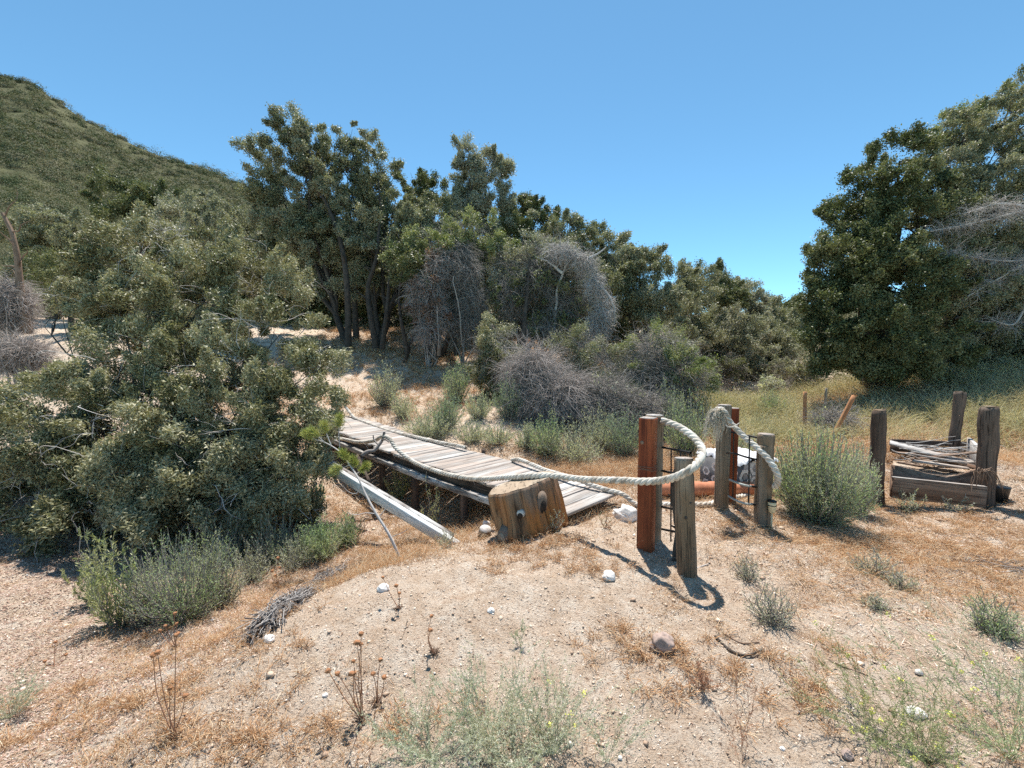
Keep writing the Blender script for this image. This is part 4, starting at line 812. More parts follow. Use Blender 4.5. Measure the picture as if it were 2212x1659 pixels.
b = MB(); kp = M1[:3, 3]+M1[:3, 2]*(H1-.2)-M1[:3, 1]*.0615-M1[:3, 0]*.03; b.loft(ngon(14, .016), [0, .003], frame(kp, kp-M1[:3, 1]), .001, [1, .8]); b.build('knot', M['bark_brown'], e1)
wr = []
hw = .064
for dz in (.40, .412, .425):
    ring_ = [M1[:3, 3]+M1[:3, 2]*(H1-dz+R.uniform(-.006, .006))+M1[:3, 0]*cx_*hw+M1[:3, 1]*cy_*hw for cx_, cy_ in ((-1,-1),(0,-1.02),(1,-1),(1.02,0),(1,1),(-1,1),(-1,-1))]
    wr.append(np.array(ring_))
v, q, L = strands(np.array(wr), np.full((3, 7), .0016), 5); mk('wire_wrap', v, q, M['bark_brown'], e1, None, L)
post('timber_post', 'grey eight sided post right behind the nearest red post', 1414, 3.74, 897, ngon(8, .079, .39), 'post', yaw=.2, depth=.15)
e3, M3, H3 = post('timber_post', 'leaning grey post with knots standing nearest the camera', 1495, 3.15, 990, ngon(8, .071, .2), 'post', lean=(-18, .08), yaw=.1, ring=True, jit=.004)
for dz, dx in ((.32, .01), (.66, .015), (.43, -.03)):
    kp = M3[:3, 3]+M3[:3, 2]*(H3-dz)-M3[:3, 1]*.063+M3[:3, 0]*dx; b = MB(); b.loft(ngon(12, .012), [0, .004, .006], frame(kp, kp-M3[:3, 1]), .001, [1, .9, .4]); b.build('knot', M['bark_dark'], e3)
post('timber_post', 'tall round grey post holding the frayed rope', 1565, 4.45, 875, ngon(14, .07), 'post')
post('timber_post', 'red stained post right behind the tall round grey post', 1586, 4.62, 882, rect(.1, .1, .004), 'red', yaw=-.5, topbevel=False)
e6, M6, H6 = post('timber_post', 'short round grey post with a collar beside the stake light', 1655, 4.1, 938, ngon(14, .076), 'post', ring=True, yaw=.2)
b = MB(); b.loft(rect(.07, .05, .006), np.linspace(.1, H6-.1, 20), frame(M6[:3, 3]-np.array([.035, .055, 0]), M6[:3, 3]-np.array([.035, .055, -1]), .2), .002); b.build('facing_board', M['post'], e6)
# iron trellises
def bars(name, label, segs, mat='iron', rad=.009, cat='trellis'):
    e = empty(name, segs[0][1][0], label, cat)
    for nm, pts, r, mt in segs:
        P = ropepath(pts, .03) if len(pts) > 2 else np.linspace(pts[0], pts[1], 6); v, q, L = strands(P[None], np.full((1, len(P)), r), 6); mk(nm, v, q, M[mt], e, None, L, True)
    return e
T1a = (1430, 3.72); T1b = (1475, 3.33)
segs = []
for yv in (878+80, 1020, 1098, 1146):
    yv = {958: 969}.get(yv, yv)
    segs.append(('cross_bar', [at(1430, yv-3, 3.70), at(1492, yv+9, 3.30)], .010, 'iron'))
segs.append(('upright_bar', [at(1450, 968, 3.58), at(1449, 1170, 3.58)], .006, 'iron')); segs.append(('upright_bar', [at(1470, 975, 3.42), at(1470, 1190, 3.42)], .006, 'iron'))
bars('iron_trellis', 'black iron trellis panel between the nearest red post and leaning post', segs)
segs = [('cross_bar', [at(1578, 933, 4.36), at(1640, 946, 4.22)], .010, 'iron'),
        ('cross_bar', [at(1570, 979, 4.3), at(1588, 980, 4.16), at(1614, 988, 4.08), at(1637, 993, 4.12)], .010, 'iron'),
        ('curved_rod', [at(1576, 1036, 4.34), at(1592, 1043, 4.15), at(1612, 1049, 4.08), at(1622, 1050, 4.08)], .011, 'iron_grey'),
        ('cross_bar', [at(1618, 1050, 4.08), at(1638, 1052, 4.1)], .012, 'iron'),
        ('curved_rod', [at(1574, 1072, 4.34), at(1590, 1081, 4.15), at(1610, 1088, 4.08), at(1624, 1089, 4.08)], .011, 'iron_grey'),
        ('cross_bar', [at(1620, 1089, 4.08), at(1636, 1090, 4.1)], .012, 'iron'),
        ('upright_bar', [at(1585, 935, 4.3), at(1583, 1078, 4.3)], .006, 'iron'), ('upright_bar', [at(1619, 942, 4.1), at(1617, 1088, 4.08)], .007, 'iron'), ('upright_bar', [at(1637, 940, 4.12), at(1635, 1092, 4.1)], .006, 'iron')]
bars('iron_trellis', 'black trellis with two bleached curved rods between the back posts', segs)
# bark covered branch by the leaning post
P = ropepath([gb(1464, 3.36), at(1462, 1150, 3.4), at(1456, 1080, 3.42), at(1459, 1010, 3.4)], .02); rr = .02*(1+.5*vn(np.arange(len(P))*.4, 3)); rr[-1] = .008; b = MB(); v, q, L = strands(P[None], rr[None], 8); b.add(v, [q], L)
for k in (12, 24, 30):
    if k < len(P): p2, r2 = limb(P[k], P[k]+np.array([-.05, 0, .03]), .014, .004, .1, 5); v, q, L = strands(p2[None], r2[None], 6); b.add(v, [q], L)
tag(b.build('bark_branch', M['bark_dark'], None, P[0], True), 'thin dark bark covered branch propped behind the leaning post', 'branch')
# stake light
b0 = gb(1677, 4.0); e = empty('stake_light', b0, 'small cream solar stake light with black cap by the short post', 'garden light')
Mx = frame(b0, b0+np.array([0, 0, 1.])); b = MB(); b.loft(ngon(10, .008), [-.05, .16], Mx); b.build('stake', M['cream'], e, smooth=False)
b = MB(); b.loft(ngon(20, .036), [.155, .165, .235, .262], Mx, 0, [.5, .78, 1, 1.02]); b.build('cup', M['cream'], e)
b = MB(); b.loft(ngon(20, .038), [.225, .231], Mx, 0, [1.02, 1.02]); b.build('band', M['black'], e)
b = MB(); b.loft(ngon(20, .04), [.2625, .272, .278], Mx, 0, [1, 1, .7]); b.build('cap', M['black'], e)
# tiled block with cloth
c0 = at(1588, 1062, 5.35); c0[2] = G(c0[0], c0[1]); yaw = .38; e = empty('tiled_block', c0, 'grey block with pale hexagon pattern behind the back posts', 'garden seat')
ax = np.array([math.cos(yaw), math.sin(yaw), 0]); ay = np.array([-ax[1], ax[0], 0]); SZ = .30; HB = .44
b = MB(); Mx = np.eye(4); Mx[:3, 0] = ax; Mx[:3, 1] = ay; Mx[:3, 3] = c0; b.loft(rect(2*SZ, 2*SZ, .02), [-.05, HB], Mx); b.build('body', M['tile_grey'], e)
def hexes(fc, ux, R0, mat1, mat2, nm, cs):
    b = MB(); b2 = MB(); nrm = np.cross(ux, np.array([0, 0, 1.]))
    for (cx_, cz_) in cs:
        c = fc+ux*cx_+np.array([0, 0, cz_]); ang = np.arange(6)*math.pi/3
        def ringv(r, o): return np.array([c+ux*r*math.cos(a)+np.array([0, 0, 1])*r*math.sin(a)+nrm*o for a in ang])
        o1 = ringv(R0, .0035); o2 = ringv(R0*.55, .0035); i = np.arange(6); j = (i+1) % 6
        b.add(np.vstack([o1, o2]), [np.stack([i, j, j+6, i+6], 1)]); b2.add(ringv(R0*.42, .0035), [np.arange(6)[None]])
    b.build(nm, M[mat1], e); b2.build('hexagon_centres', M[mat2], e)
fc = c0-ay*SZ; hexes(fc, ax, .1, 'tile_white', 'tile_mid', 'hexagons', [(x_, z_+(.095 if i % 2 else 0)) for i, x_ in enumerate((-.2, -.035, .13)) for z_ in (.09, .275)])
fc = c0-ax*SZ; hexes(fc, -ay, .06, 'tile_white', 'tile_mid', 'hexagons', [(x_, z_+(.08 if i % 2 else 0)) for i, x_ in enumerate((-.18, -.04, .10, .23)) for z_ in (.09, .25)])
g = 60; U, W = np.meshgrid(np.linspace(-1, 1, g), np.linspace(-1, 1, g)); sx = .335; x_ = U*sx; y_ = W*sx; over = np.maximum(np.maximum(np.abs(x_), np.abs(y_))-SZ-.012, 0)
zc = HB+.010+.03*np.clip(1-(U**2+W**2)*.5, 0, 1)+.03*vn(U*3+9, W*3, 71)+.075*np.abs(vn(U*4+W*1.5, W*5, 72))+.04*np.abs(vn(U*11, W*9, 76))-over*1.6-.02*(over > 0)*vn(U*9, W*9, 73)
xs = np.clip(x_, -SZ-.03, SZ+.03)+.01*vn(U*8, W*8, 74); ys = np.clip(y_, -SZ-.03, SZ+.03)+.01*vn(U*8, W*8, 75)
V = c0+xs[..., None]*ax+ys[..., None]*ay+np.array([0, 0, 1.])*zc[..., None]; idx = np.arange(g*g).reshape(g, g); q = np.stack([idx[:-1, :-1], idx[:-1, 1:], idx[1:, 1:], idx[1:, :-1]], -1).reshape(-1, 4)
tag(mk('cloth', V.reshape(-1, 3), q, M['cloth'], org=c0+np.array([0, 0, HB]), smooth=True), 'crumpled white cloth spread on top of the hexagon block', 'cloth')
# terracotta roll
ra0 = gb(1420, 4.85); ra1 = gb(1632, 4.95); ra0[2] += .09; ra1[2] += .09; b = MB(); Ln = np.linalg.norm(ra1-ra0); zs = np.linspace(0, Ln, 60); tp = 1+.05*vn(zs*6, 2); tp[28:33] *= .93; tp[0] = .8; tp[-1] = .8
b.loft(ngon(24, .088), zs, frame(ra0, ra1), .004, tp); tag(b.build('clay_roll', M['clay'], None, ra0, True), 'thick terracotta coloured roll lying on the ground behind the posts', 'roll')
# ------------------------------------------------------------------ stump
e = empty('tree_stump', gb(1145, 4.05), 'broad knotty tree stump with slanted cut top beside the bridge', 'tree stump')
nb, nh = 120, 44; th = np.linspace(0, 2*np.pi, nb, endpoint=False); c_bot = np.array([.2, 4.07, G(.2, 4.05)-.03]); c_top = np.array([.09, 4.1, .43])
V = []
for i in range(nh):
    f = i/(nh-1); r = .3*(1.0+.13*(1-f)**3-.0*f); r = r*(1-.16*math.exp(-((f-.0)/.10)**2))*(1-.05*max(0, (f-.96)/.04))*(1+.05*math.sin(f*3.14))
    rr = r*(1+.06*np.sin(th*2+.6)+.085*vn(th*2.2, f*1.2, 90)*2+.035*vn(th*8, f*1.6, 91)*2+.02*vn(th*24, f*2, 92)*2)
    rr -= .034*np.exp(-((th-4.9-f*.1)/.04)**2)+.03*np.exp(-((th-3.95+f*.15)/.04)**2)+.016*np.exp(-((th-4.65-f*.2)/.03)**2)*(f < .5)+.018*np.exp(-((th-4.35+f*.12)/.03)**2)+.02*np.exp(-((th-5.35)/.03)**2)
    rr += .05*np.exp(-((th-4.15)/.22)**2)*math.exp(-((f-.12)/.18)**2)      # root bulge left front
    c = c_bot+(c_top-c_bot)*f; topz = .432+.09*(rr*np.cos(th))/.3-.02*(rr*np.sin(th))/.3
    z = c_bot[2]+(topz-c_bot[2])*f
    V.append(np.stack([c[0]+rr*np.cos(th), c[1]+rr*np.sin(th), z], 1))
V = np.array(V); idx = np.arange(nb*nh).reshape(nh, nb); j2 = np.roll(idx, -1, 1); q = np.stack([idx[:-1], j2[:-1], j2[1:], idx[1:]], -1).reshape(-1, 4)
Lc = np.stack([np.cos(th)[None]*.3+0*V[..., 0], np.sin(th)[None]*.3+0*V[..., 0], V[..., 2]], -1)
mk('stump_body', V.reshape(-1, 3), q, M['stump'], e, None, Lc.reshape(-1, 3), True)
topr = V[-1]; ctr = topr.mean(0); rings = [ctr+(topr-ctr)*k+np.array([0, 0, .002]) for k in np.linspace(.02, 1, 14)]; Vt = np.vstack(rings)
for k in range(14): Vt[k*nb:(k+1)*nb, 2] += .004*vn(Vt[k*nb:(k+1)*nb, 0]*30, Vt[k*nb:(k+1)*nb, 1]*30, 95)
idx = np.arange(nb*14).reshape(14, nb); j2 = np.roll(idx, -1, 1); q = np.stack([idx[:-1], j2[:-1], j2[1:], idx[1:]], -1).reshape(-1, 4)
mk('cut_face', Vt, [q, np.arange(nb)[None]], M['cut'], e, None, Vt)
def knot(thk, fk, r0, ln=.03, rim='knot', face='knot_dark', ratio=.72, sink=0., zs=1.0):
    i = int(fk*(nh-1)); j = int(thk/(2*np.pi)*nb) % nb; p = V[i, j]; ctr_ = V[i].mean(0); d = unit(p-ctr_); d[2] = -.05
    Mx = frame(p-d*.03, p+d); Mx[:3, 1] *= zs; Mx[:3, 0] *= 1
    if abs(Mx[2, 0]) > abs(Mx[2, 1]): Mx[:3, 0] *= zs; Mx[:3, 1] /= zs
    b = MB(); b.loft(ngon(22, r0), [0, ln*.6, ln*.9, ln], Mx, .010, [1.7, 1.25, 1.05, .9]); o = b.build('knot', M[rim], e, smooth=True)
    M2 = Mx.copy(); M2[:3, 3] += np.array([0, 0, -r0*.2*(1 if ratio < .9 else 0)]); b = MB(); b.loft(ngon(20, r0*ratio), [ln+.001, ln+.005], M2, .008); b.build('knot_face', M[face], e)
knot(4.55, .56, .032, .036, ratio=.82); knot(5.25, .62, .042, .036, 'stump', 'knot_dark', .85, zs=1.9); knot(4.02, .16, .052, .075, 'stump', 'cut', .86, zs=1.25)
# log pieces beside the stump
b0 = gb(1042, 4.25); e = empty('log_piece', b0, 'small sawn log with pale top left of the stump', 'log')
Mx = frame(b0-np.array([0, 0, .05]), b0+np.array([.05, -.08, .2])); b = MB(); b.loft(ngon(14, .062), np.linspace(0, .16, 8), Mx, .004); b.build('log_side', M['post'], e, smooth=False)
b = MB(); b.loft(ngon(14, .058), [.1605, .164], Mx, .002); b.build('log_top', M['silver'], e)
# ------------------------------------------------------------------ forked branch and pine sapling
e = empty('forked_branch', at(776, 1006, 6.1), 'gnarled grey forked branch propping the near rope', 'branch'); b = MB()
for pts, r in (([(770,1030,6.1),(776,1006,6.1),(783,984,6.1),(795,975,6.15),(808,973,6.2),(820,960,6.25),(828,946,6.3),(830,934,6.3)], .034), ([(818,962,6.25),(808,950,6.3),(806,940,6.3)], .014), ([(825,950,6.28),(834,950,6.2),(840,955,6.15)], .016)):
    P = ropepath([at(*p) for p in pts], .02); rr = np.linspace(r, r*.55, len(P))*(1+.25*vn(np.arange(len(P))*.5, r*99)); v, q, L = strands(P[None], rr[None], 9); b.add(v, [q], L)
b.build('wood', M['bark_grey'], e, smooth=True)
sb = gat(864, 1207); e = empty('pine_sapling', sb, 'leaning pine sapling with pale bare stem and yellow green needle tufts', 'sapling'); b = MB()
main = [(864,1207,0),(841,1156,.05),(813,1110,.15),(790,1068,.3),(775,1035,.4),(762,1014,.5),(742,985,.6),(725,969,.65),(700,955,.7),(681,950,.7)]
Y0 = sb[1]; P = ropepath([at(p[0], p[1], Y0+p[2]) for p in main], .02); P[0] = sb
P = P.copy(); v, q, L = strands(P[None], np.linspace(.015, .005, len(P))[None], 7); b.add(v, [q], L)
tips = []
for s0, pts in ((.5, [(735,978),(732,940),(733,905)]), (.62, [(715,962),(705,935),(700,920)]), (.45, [(742,985),(745,988),(740,980)]), (.4, [(762,1014),(764,1000),(762,994)]), (.38, [(768,1025),(782,1015),(790,1008)]), (.42, [(755,1005),(735,1012),(724,1016)]), (.7, [(700,955),(685,940),(675,932)]), (.9, [(690,952),(672,945),(662,938)])):
    Q = ropepath([at(p[0], p[1], Y0+.55) for p in pts], .02); v, q, L = strands(Q[None], np.linspace(.006, .003, len(Q))[None], 5); b.add(v, [q], L); tips.append((Q[-1], unit(Q[-1]-Q[-2])))
for pts in ([(780,1050),(770,1066),(752,1062),(740,1048)], [(813,1110),(790,1108),(770,1112),(750,1108)], [(818,1118),(835,1095),(840,1075)], [(845,1160),(870,1150),(885,1140)]):
    Q = ropepath([at(p[0], p[1], Y0+.15) for p in pts], .02); v, q, L = strands(Q[None], np.linspace(.005, .002, len(Q))[None], 5); b.add(v, [q], L)
b.build('stem', M['silver'], e, smooth=True)
for c, d in tips:
    n = 420; dd = unit(d+R.normal(0, .55, (n, 3))+np.array([0, 0, .25])); st = c-d*R.uniform(0, .09, (n, 1)); Ln = R.uniform(.055, .10, (n, 1)); P = np.stack([st, st+dd*Ln*.5, st+dd*Ln+np.array([0, 0, -.004])], 1)
    v, q, L = strands(P, np.array([[.0016, .0015, .0007]])*np.ones((n, 1)), 3); mk('needle_tuft', v, q, M['needles'], e, None, L)
# ------------------------------------------------------------------ timber box at the right
PA = gb(1905, 5.1); PC = gb(2142, 4.85); PB = gb(2066, 6.0)
def oldpost(label, base, topv, wd, mat, lean, yaw):
    e = empty('timber_post', base, label, 'post', 'dark posts of the sunken timber box'); top = at(*topv); a = base-np.array([0, 0, .2]); H = np.linalg.norm(top-a); b = MB(); zs = np.linspace(0, H, 34); tp = 1+.05*vn(zs*5, wd*77); tp[-1] = .9
    b.loft(rect(wd, wd*.95, .02), zs, frame(a, top, yaw), .012, tp, capjit=.012); b.build('shaft', M[mat], e)
    b = MB(); Mx = frame(a, top, yaw); b.loft(rect(wd*.85, wd*.8, .02), [H+.008, H+.014], Mx, .006); b.build('worn_top', M['post'], e)
oldpost('cracked dark post at the left front corner of the timber box', PA, (1900, 888, 5.05), .13, 'post_brown', 0, .3)
oldpost('thick dark post at the right front corner of the timber box', PC, (2138, 880, 4.85), .145, 'post_brown', 0, .2)
oldpost('slim dark post at the back corner of the timber box', PB, (2074, 848, 6.0), .12, 'post_brown', 0, .4)
e = empty('timber_box', (PA+PC)/2, 'low sunken box of weathered boards between three dark posts', 'planter box')
def bd(nm, p, q_, wd, th, mat, up=(0, 0, 1), **k):
    b = MB(); b.board(p, q_, wd, th, up, .003, .005, None, **k); return b.build(nm, M[mat], e)
a = at(1926, 1052, 4.98); c = at(2128, 1074, 4.75); bd('front_board', a, c, .045, .24, 'rust_board'); bd('lit_edge_strip', a+np.array([0, 0, .1225]), c+np.array([0, 0, .1225]), .043, .004, 'deck')  # pale strip along the front board's top paints its sunlit edge
bd('base_board', at(1888, 1100, 5.0), at(1990, 1106, 4.9), .05, .10, 'post_brown')
bd('side_board', at(2132, 1010, 4.95), at(2092, 968, 5.95), .04, .30, 'deck')
bd('back_board', at(1925, 962, 6.1), at(2092, 968, 6.05), .04, .18, 'post_brown'); bd('cross_board', at(1922, 956, 5.7), at(2088, 1000, 5.25), .11, .03, 'deck', (0, -.4, 1)); bd('cross_board', at(1925, 968, 5.8), at(2080, 1004, 5.35), .03, .10, 'post_brown')  # cross board's pale top and dark front put light and shade into colour
for k in range(11):
    p = at(R.uniform(1935, 1990), R.uniform(962, 1004), R.uniform(5.3, 5.8)); d_ = np.array([R.uniform(.5, .95), R.uniform(-.35, .05), 0]); d_ *= R.uniform(.6, 1); p[2] = .30+.014*k; q_ = p+d_; q_[2] = p[2]+R.uniform(-.17, .12); bd('broken_board', p, q_, R.uniform(.03, .09), .02, ('rust_board', 'deck', 'rust_board')[k % 3], (R.normal(0, .6), -.2, 1), capjit=.03)
# scooped board
b = MB(); n = 24; xs = np.linspace(0, 1, n); L0 = at(1924, 1047, 5.3); R0 = at(2112, 1050, 4.98); topy = np.interp(xs, [0, .2, .4, .65, .8, .92, 1], [.27, .25, .20, .17, .21, .27, .30])
for o_ in (0,):
    dirv = unit(R0-L0); nr = np.array([-dirv[1], dirv[0], 0])*.035; base_ = L0+(R0-L0)*xs[:, None]; base_[:, 2] = L0[2]-.1
    tp_ = base_.copy(); tp_[:, 2] = L0[2]+topy-.02
    Vv = np.vstack([base_, tp_, tp_+nr, base_+nr]); i = np.arange(n-1); fs = [np.stack([i, i+1, n+i+1, n+i], 1), np.stack([n+i, n+i+1, 2*n+i+1, 2*n+i], 1), np.stack([2*n+i, 2*n+i+1, 3*n+i+1, 3*n+i], 1), np.array([[0, n, 2*n, 3*n]]), np.array([[n-1, 2*n-1, 3*n-1, 4*n-1]])]
    b.add(Vv, fs, Vv[:, [2, 1, 0]])
b.build('scooped_board', M['rust_board'], e)
# soil fill inside
g = 24; U, W = np.meshgrid(np.linspace(0, 1, g), np.linspace(0, 1, g)); c00 = at(1928, 1010, 5.35); c10 = at(2106, 1018, 5.02); c01 = at(1930, 985, 6.0); c11 = at(2085, 985, 5.9)
V = (c00*(1-U[..., None])+c10*U[..., None])*(1-W[..., None])+(c01*(1-U[..., None])+c11*U[..., None])*W[..., None]; V[..., 2] = .20+.03*vn(U*6, W*6, 5)
idx = np.arange(g*g).reshape(g, g); q = np.stack([idx[:-1, :-1], idx[:-1, 1:], idx[1:, 1:], idx[1:, :-1]], -1).reshape(-1, 4); mk('soil_fill', V.reshape(-1, 3), q, M['soil'], e, smooth=True)
# loose sticks on the box
b = MB()
for _ in range(26):
    s0 = at(R.uniform(1925, 2090), R.uniform(955, 1000), R.uniform(5.2, 5.7)); s1 = s0+np.array([R.uniform(.2, .6), R.uniform(-.3, .0), R.uniform(-.12, .12)]); p2, r2 = limb(s0, s1, .005, .002, .08, 7); v, q, L = strands(p2[None], r2[None], 4); b.add(v, [q], L)
tag(b.build('dry_sticks', M['silver'], None, at(2000, 990, 5.3)), 'loose dry sticks strewn across the timber box', 'sticks')
b0 = gb(2168, 4.9); b = MB(); b.loft(ngon(20, .11), [0, .16, .17], frame(b0, b0+np.array([0, 0, 1.])), 0, [.8, 1, 1.05]); tag(b.build('plant_pot', M['black'], None, b0), 'black plastic pot beside the thick corner post', 'pot')
# dry orange frond
n = 18; c = at(2114, 1022, 4.7); S = 7; t = np.linspace(0, 1, S); a = R.uniform(2.2, 5.2, n); P = np.zeros((n, S, 3)); Ln = R.uniform(.15, .32, n)
P[..., 0] = c[0]+np.cos(a)[:, None]*Ln[:, None]*t*.7+.12*t; P[..., 1] = c[1]-.02+np.sin(a)[:, None]*.05*t; P[..., 2] = c[2]+.1*np.sin(t*2.5)-(Ln[:, None]*t**1.8); P += np.cumsum(R.normal(0, .009, P.shape), 1); v, q, L = strands(P, np.array([[.004]*6+[.001]])*np.ones((n, 1)), 3)
tag(mk('dry_frond', v, q, M['bark_brown'], org=c, lc=L), 'drooping dry orange frond against the thick corner post', 'dry leaf')
# stakes
def stake(label, a, b_, r, mat):
    b = MB(); b.loft(ngon(8, r), np.linspace(0, np.linalg.norm(b_-a), 10), frame(a, b_), .003); tag(b.build('wooden_stake', M[mat], None, a), label, 'stake')
g0 = gat(1738, 948); stake('upright orange brown stake behind the large sagebrush', g0, at(1739, 846, g0[1]), .034, 'orange_stake')
g0 = gb(1783, 9.2); stake('thin grey brown stake farther back in the weeds', g0, at(1785, 838, 9.2), .025, 'post')
g0 = gb(1798, 7.7); stake('leaning orange stick poking out of the brush heap', g0, at(1845, 855, 7.7), .036, 'orange_stake')
deadthing('dead_brush', 'low brush heap around the leaning orange stick', [(1800,905,8.2,50,16)], 500, 'twig', .45, .004, .6, base=gb(1800, 8.2), ribs=3)
# broken brush clump on the mound edge
e = empty('twig_heap', gat(640, 1310), 'matted heap of dark dry twigs along the mound edge', 'twig heap'); Ps = []
line = [(560,1380),(590,1345),(620,1320),(650,1295),(680,1275),(715,1255),(740,1240)]; lp = ropepath([gat(*p) for p in line], .01)
n = 1500; S = 6; i = R.integers(4, len(lp)-4, n); dl_ = unit(lp[i+4]-lp[i-4]); c = lp[i]+R.normal(0, 1, (n, 3))*np.array([.05, .05, .02]); c[:, 2] = gz(c[:, 0], c[:, 1])+np.abs(R.normal(0, .035, n)); Ln = R.uniform(.06, .3, (n, 1)); dr = unit(dl_+R.normal(0, .35, (n, 3))*np.array([1, 1, .5]))
P = np.stack([c+dr*Ln*(k/(S-1)-.5) for k in range(S)], 1)+np.cumsum(R.normal(0, .004, (n, S, 3)), 1); P[..., 2] = np.maximum(P[..., 2], gz(P[..., 0], P[..., 1])+.002)
v, q, L = strands(P, (R.uniform(.0012, .0035, n))[:, None]*np.ones((1, S)), 4); mk('twigs', v, q, M['bark_grey'], e, None, L)
k_ = 350; V2, q2, L2 = strands(P[:k_]+np.array([0, 0, .012]), np.full((k_, S), .0018), 4); mk('pale_twigs', V2, q2, M['silver'], e, None, L2)
# ------------------------------------------------------------------ dried flower plants
def dried(label, base, heads, hr=.0115, tuft=True):
    b0 = gat(*base); e = empty('dried_flower', b0, label, 'dried flower', 'dried brown flowers on the mound'); b = MB(); Y0 = b0[1]
    for hx, hy in heads:
        hp = at(hx, hy, Y0+R.uniform(-.05, .06)); P = ropepath([b0+R.normal(0, .008, 3)*np.array([1, 1, 0]), b0*.5+hp*.5+R.normal(0, .012, 3), hp], .02); v, q, L = strands(P[None], np.linspace(.0028, .0015, len(P))[None], 5); b.add(v, [q], L)
        r = hr*R.uniform(.75, 1.15); u_, v_ = np.meshgrid(np.linspace(0, 2*np.pi, 16, endpoint=False), np.linspace(0, np.pi, 10)); rr = r*(1+.18*R.normal(0, 1, u_.shape)*np.sin(v_)); Vh = np.stack([hp[0]+rr*np.cos(u_)*np.sin(v_), hp[1]+rr*np.sin(u_)*np.sin(v_), hp[2]+rr*.8*np.cos(v_)], -1).reshape(-1, 3)
        idx = np.arange(160).reshape(10, 16); j2 = np.roll(idx, -1, 1); q = np.stack([idx[:-1], j2[:-1], j2[1:], idx[1:]], -1).reshape(-1, 4); mk('flower_head', Vh, q, M['flower'], e)
    b.build('stalks', M['stalk'], e, smooth=True)
    if tuft:
        n = 40; d = rdir(n); d[:, 2] = np.abs(d[:, 2])*.7; Pt = np.stack([b0+R.normal(0, .008, (n, 3))*np.array([1, 1, 0])+d*k*.03 for k in (0, .5, 1)], 1); v, q, L = strands(Pt, np.full((n, 3), .0018), 3); mk('dry_tuft', v, q, M['bark_brown'], e, None, L)
dried('largest dried flower cluster with many round heads, front mound', (780, 1562), [(780,1369),(771,1388),(779,1391),(764,1428),(709,1449),(729,1455),(760,1455),(764,1454)])
dried('thin dried flower with one big head right of the largest cluster', (815, 1520), [(822,1425),(806,1455),(830,1463)])
dried('short dried flower pair high on the mound', (860, 1318), [(827,1247),(856,1265),(863,1281)])
dried('single dried flower with two stacked heads mid mound', (939, 1412), [(932,1331),(930,1361)])
dried('tall reddish dried flower stem in the left foreground', (375, 1600), [(331,1415),(380,1372),(367,1487),(340,1409),(400,1503)])
dried('dried flowers poking up beside the bright feathery sage', (380, 1400), [(378,1325),(381,1347),(357,1352),(384,1368),(345,1362)])
dried('dried flower heads over the orange grass behind the twig heap', (598, 1262), [(600,1205),(604,1226),(588,1233),(594,1243)], .014)
dried('dried thistle heads at the base of the far left foreground', (120, 1440), [(119,1387),(143,1414),(97,1428)], .011, False)
# ------------------------------------------------------------------ rocks and sticks
def rockm(label, px, py, wp, hp, mat, cat='rock'):
    b0 = gat(px, py); m = pxm(b0[1]); rx = wp*m*.5; rz = hp*m*.55; u_, v_ = np.meshgrid(np.linspace(0, 2*np.pi, 40, endpoint=False), np.linspace(0.02, np.pi-.02, 26))
    d = np.stack([np.cos(u_)*np.sin(v_), np.sin(u_)*np.sin(v_), np.cos(v_)], -1); o_ = R.uniform(0, 90); s = 1+.55*vn3(d*1.3+o_, 1)+.3*vn3(d*3+o_, 2)+.12*vn3(d*8+o_, 3)
    for _ in range(7):
        nn = rdir(1)[0]; s = np.minimum(s, .86/np.maximum(d@nn, .2))
    Vr = b0+np.array([0, 0, rz*.35])+d*s[..., None]*np.array([rx, rx*.8, rz]); idx = np.arange(u_.size).reshape(u_.shape); j2 = np.roll(idx, -1, 1); q = np.stack([idx[:-1], j2[:-1], j2[1:], idx[1:]], -1).reshape(-1, 4)
    tag(mk(cat, Vr.reshape(-1, 3), [q, idx[0][None], idx[-1][::-1][None]], M[mat], None, b0), label, 'rock')
rockm('large brown and white rock half sunk in the foreground sand', 1432, 1402, 58, 44, 'rock')
rockm('bright white stone on the sand before the red post', 1316, 1252, 30, 20, 'white_rock')
rockm('flat white stone by the short dried flower pair', 828, 1278, 26, 22, 'white_rock')
rockm('big white rock behind the red post base', 1352, 1122, 52, 36, 'white_rock')
rockm('white lump between the stump and the small log', 1050, 1142, 18, 26, 'white_rock')
rockm('small white stone right of the single dried flower', 1060, 1326, 16, 12, 'white_rock')
rockm('white pebble left of the bridge mound near the twig heap', 583, 1386, 24, 16, 'white_rock')
rockm('white pebble low on the middle of the mound', 703, 1512, 12, 9, 'white_rock')
rockm('white pebble at the bottom right of centre', 1690, 1622, 12, 9, 'white_rock')
rockm('white stone near the sand right of the rock', 1030, 1140, 14, 9, 'white_rock')
rockm('white stone among the yellow flowered herbs', 1975, 1548, 40, 22, 'white_rock')
rockm('small brown stone at the very bottom right', 1830, 1640, 26, 18, 'rock')
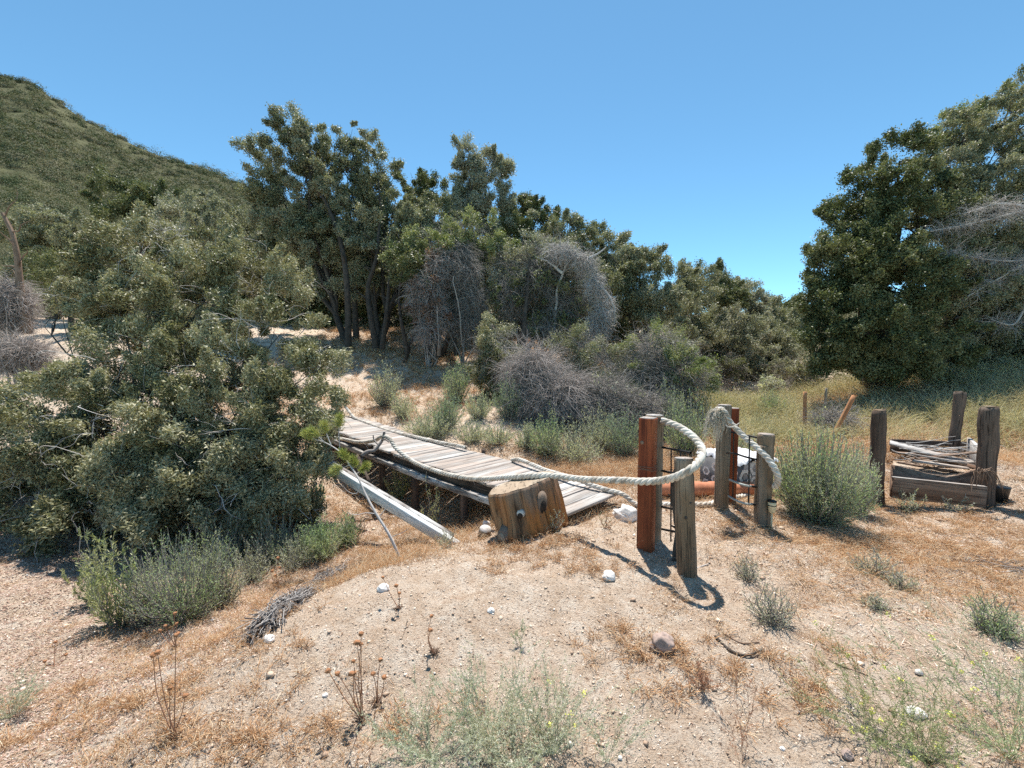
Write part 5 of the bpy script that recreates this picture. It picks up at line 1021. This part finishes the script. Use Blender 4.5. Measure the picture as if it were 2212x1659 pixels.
def stick(label, pts, r, mat='bark_brown'):
    P = ropepath([gat(*p)+np.array([0, 0, r*.8]) for p in pts], .02); v, q, L = strands(P[None], (r*(1+.2*vn(np.arange(len(P))*.4, 1)))[None]*np.linspace(1, .5, len(P))[None], 6)
    tag(mk('stick', v, q, M[mat], None, P[0], L, True), label, 'stick', 'dry sticks lying on the ground')
stick('long pale dry stick lying in the left foreground', [(75,1588),(130,1560),(180,1530),(232,1508)], .006, 'silver')
stick('dark bark stick curling before the right litter', [(1860,1300),(1905,1312),(1950,1318)], .005)
stick('reddish stick below the tiny rounded herb', [(1900,1325),(1935,1342),(1975,1360)], .005)
stick('dark curved bark piece left of the right herbs', [(1545,1380),(1575,1412),(1610,1420),(1650,1408)], .009, 'bark_dark')
stick('second dark bark strip above the curved bark piece', [(1560,1372),(1600,1395),(1640,1390)], .006, 'bark_brown')
stick('brown stick pointing right under the flowering herbs', [(1790,1430),(1835,1450),(1875,1462)], .007)
stick('pale bone like twig at the front of the leaning post', [(1485,1248),(1500,1232),(1530,1222)], .006, 'silver')
stick('short dark twig across the bare mound', [(880,1345),(872,1372),(868,1385)], .003, 'bark_dark')
stick('grey twigs spread on the right edge litter', [(2120,1225),(2160,1240),(2210,1232)], .008, 'silver')
stick('thin red stick in the low right sand', [(2010,1580),(2040,1602),(2060,1612)], .004)
e = empty('twig_heap', gat(2180, 1225), 'grey broken twigs heaped at the right edge', 'twig heap'); n = 220; S = 6; c = gat(2180, 1225)+R.normal(0, 1, (n, 3))*np.array([.28, .14, 0]); dr = rdir(n)*np.array([1, 1, .25]); Ln = R.uniform(.05, .22, (n, 1)); P = np.stack([c+dr*Ln*(k/(S-1)-.5) for k in range(S)], 1)+np.cumsum(R.normal(0, .005, (n, S, 3)), 1); P[..., 2] = gz(P[..., 0], P[..., 1])+np.abs(R.normal(0, .012, (n, 1)))+.004
v, q, L = strands(P, (R.uniform(.0015, .004, n))[:, None]*np.ones((1, S)), 4); mk('twigs', v, q, M['bark_grey'], e, None, L)
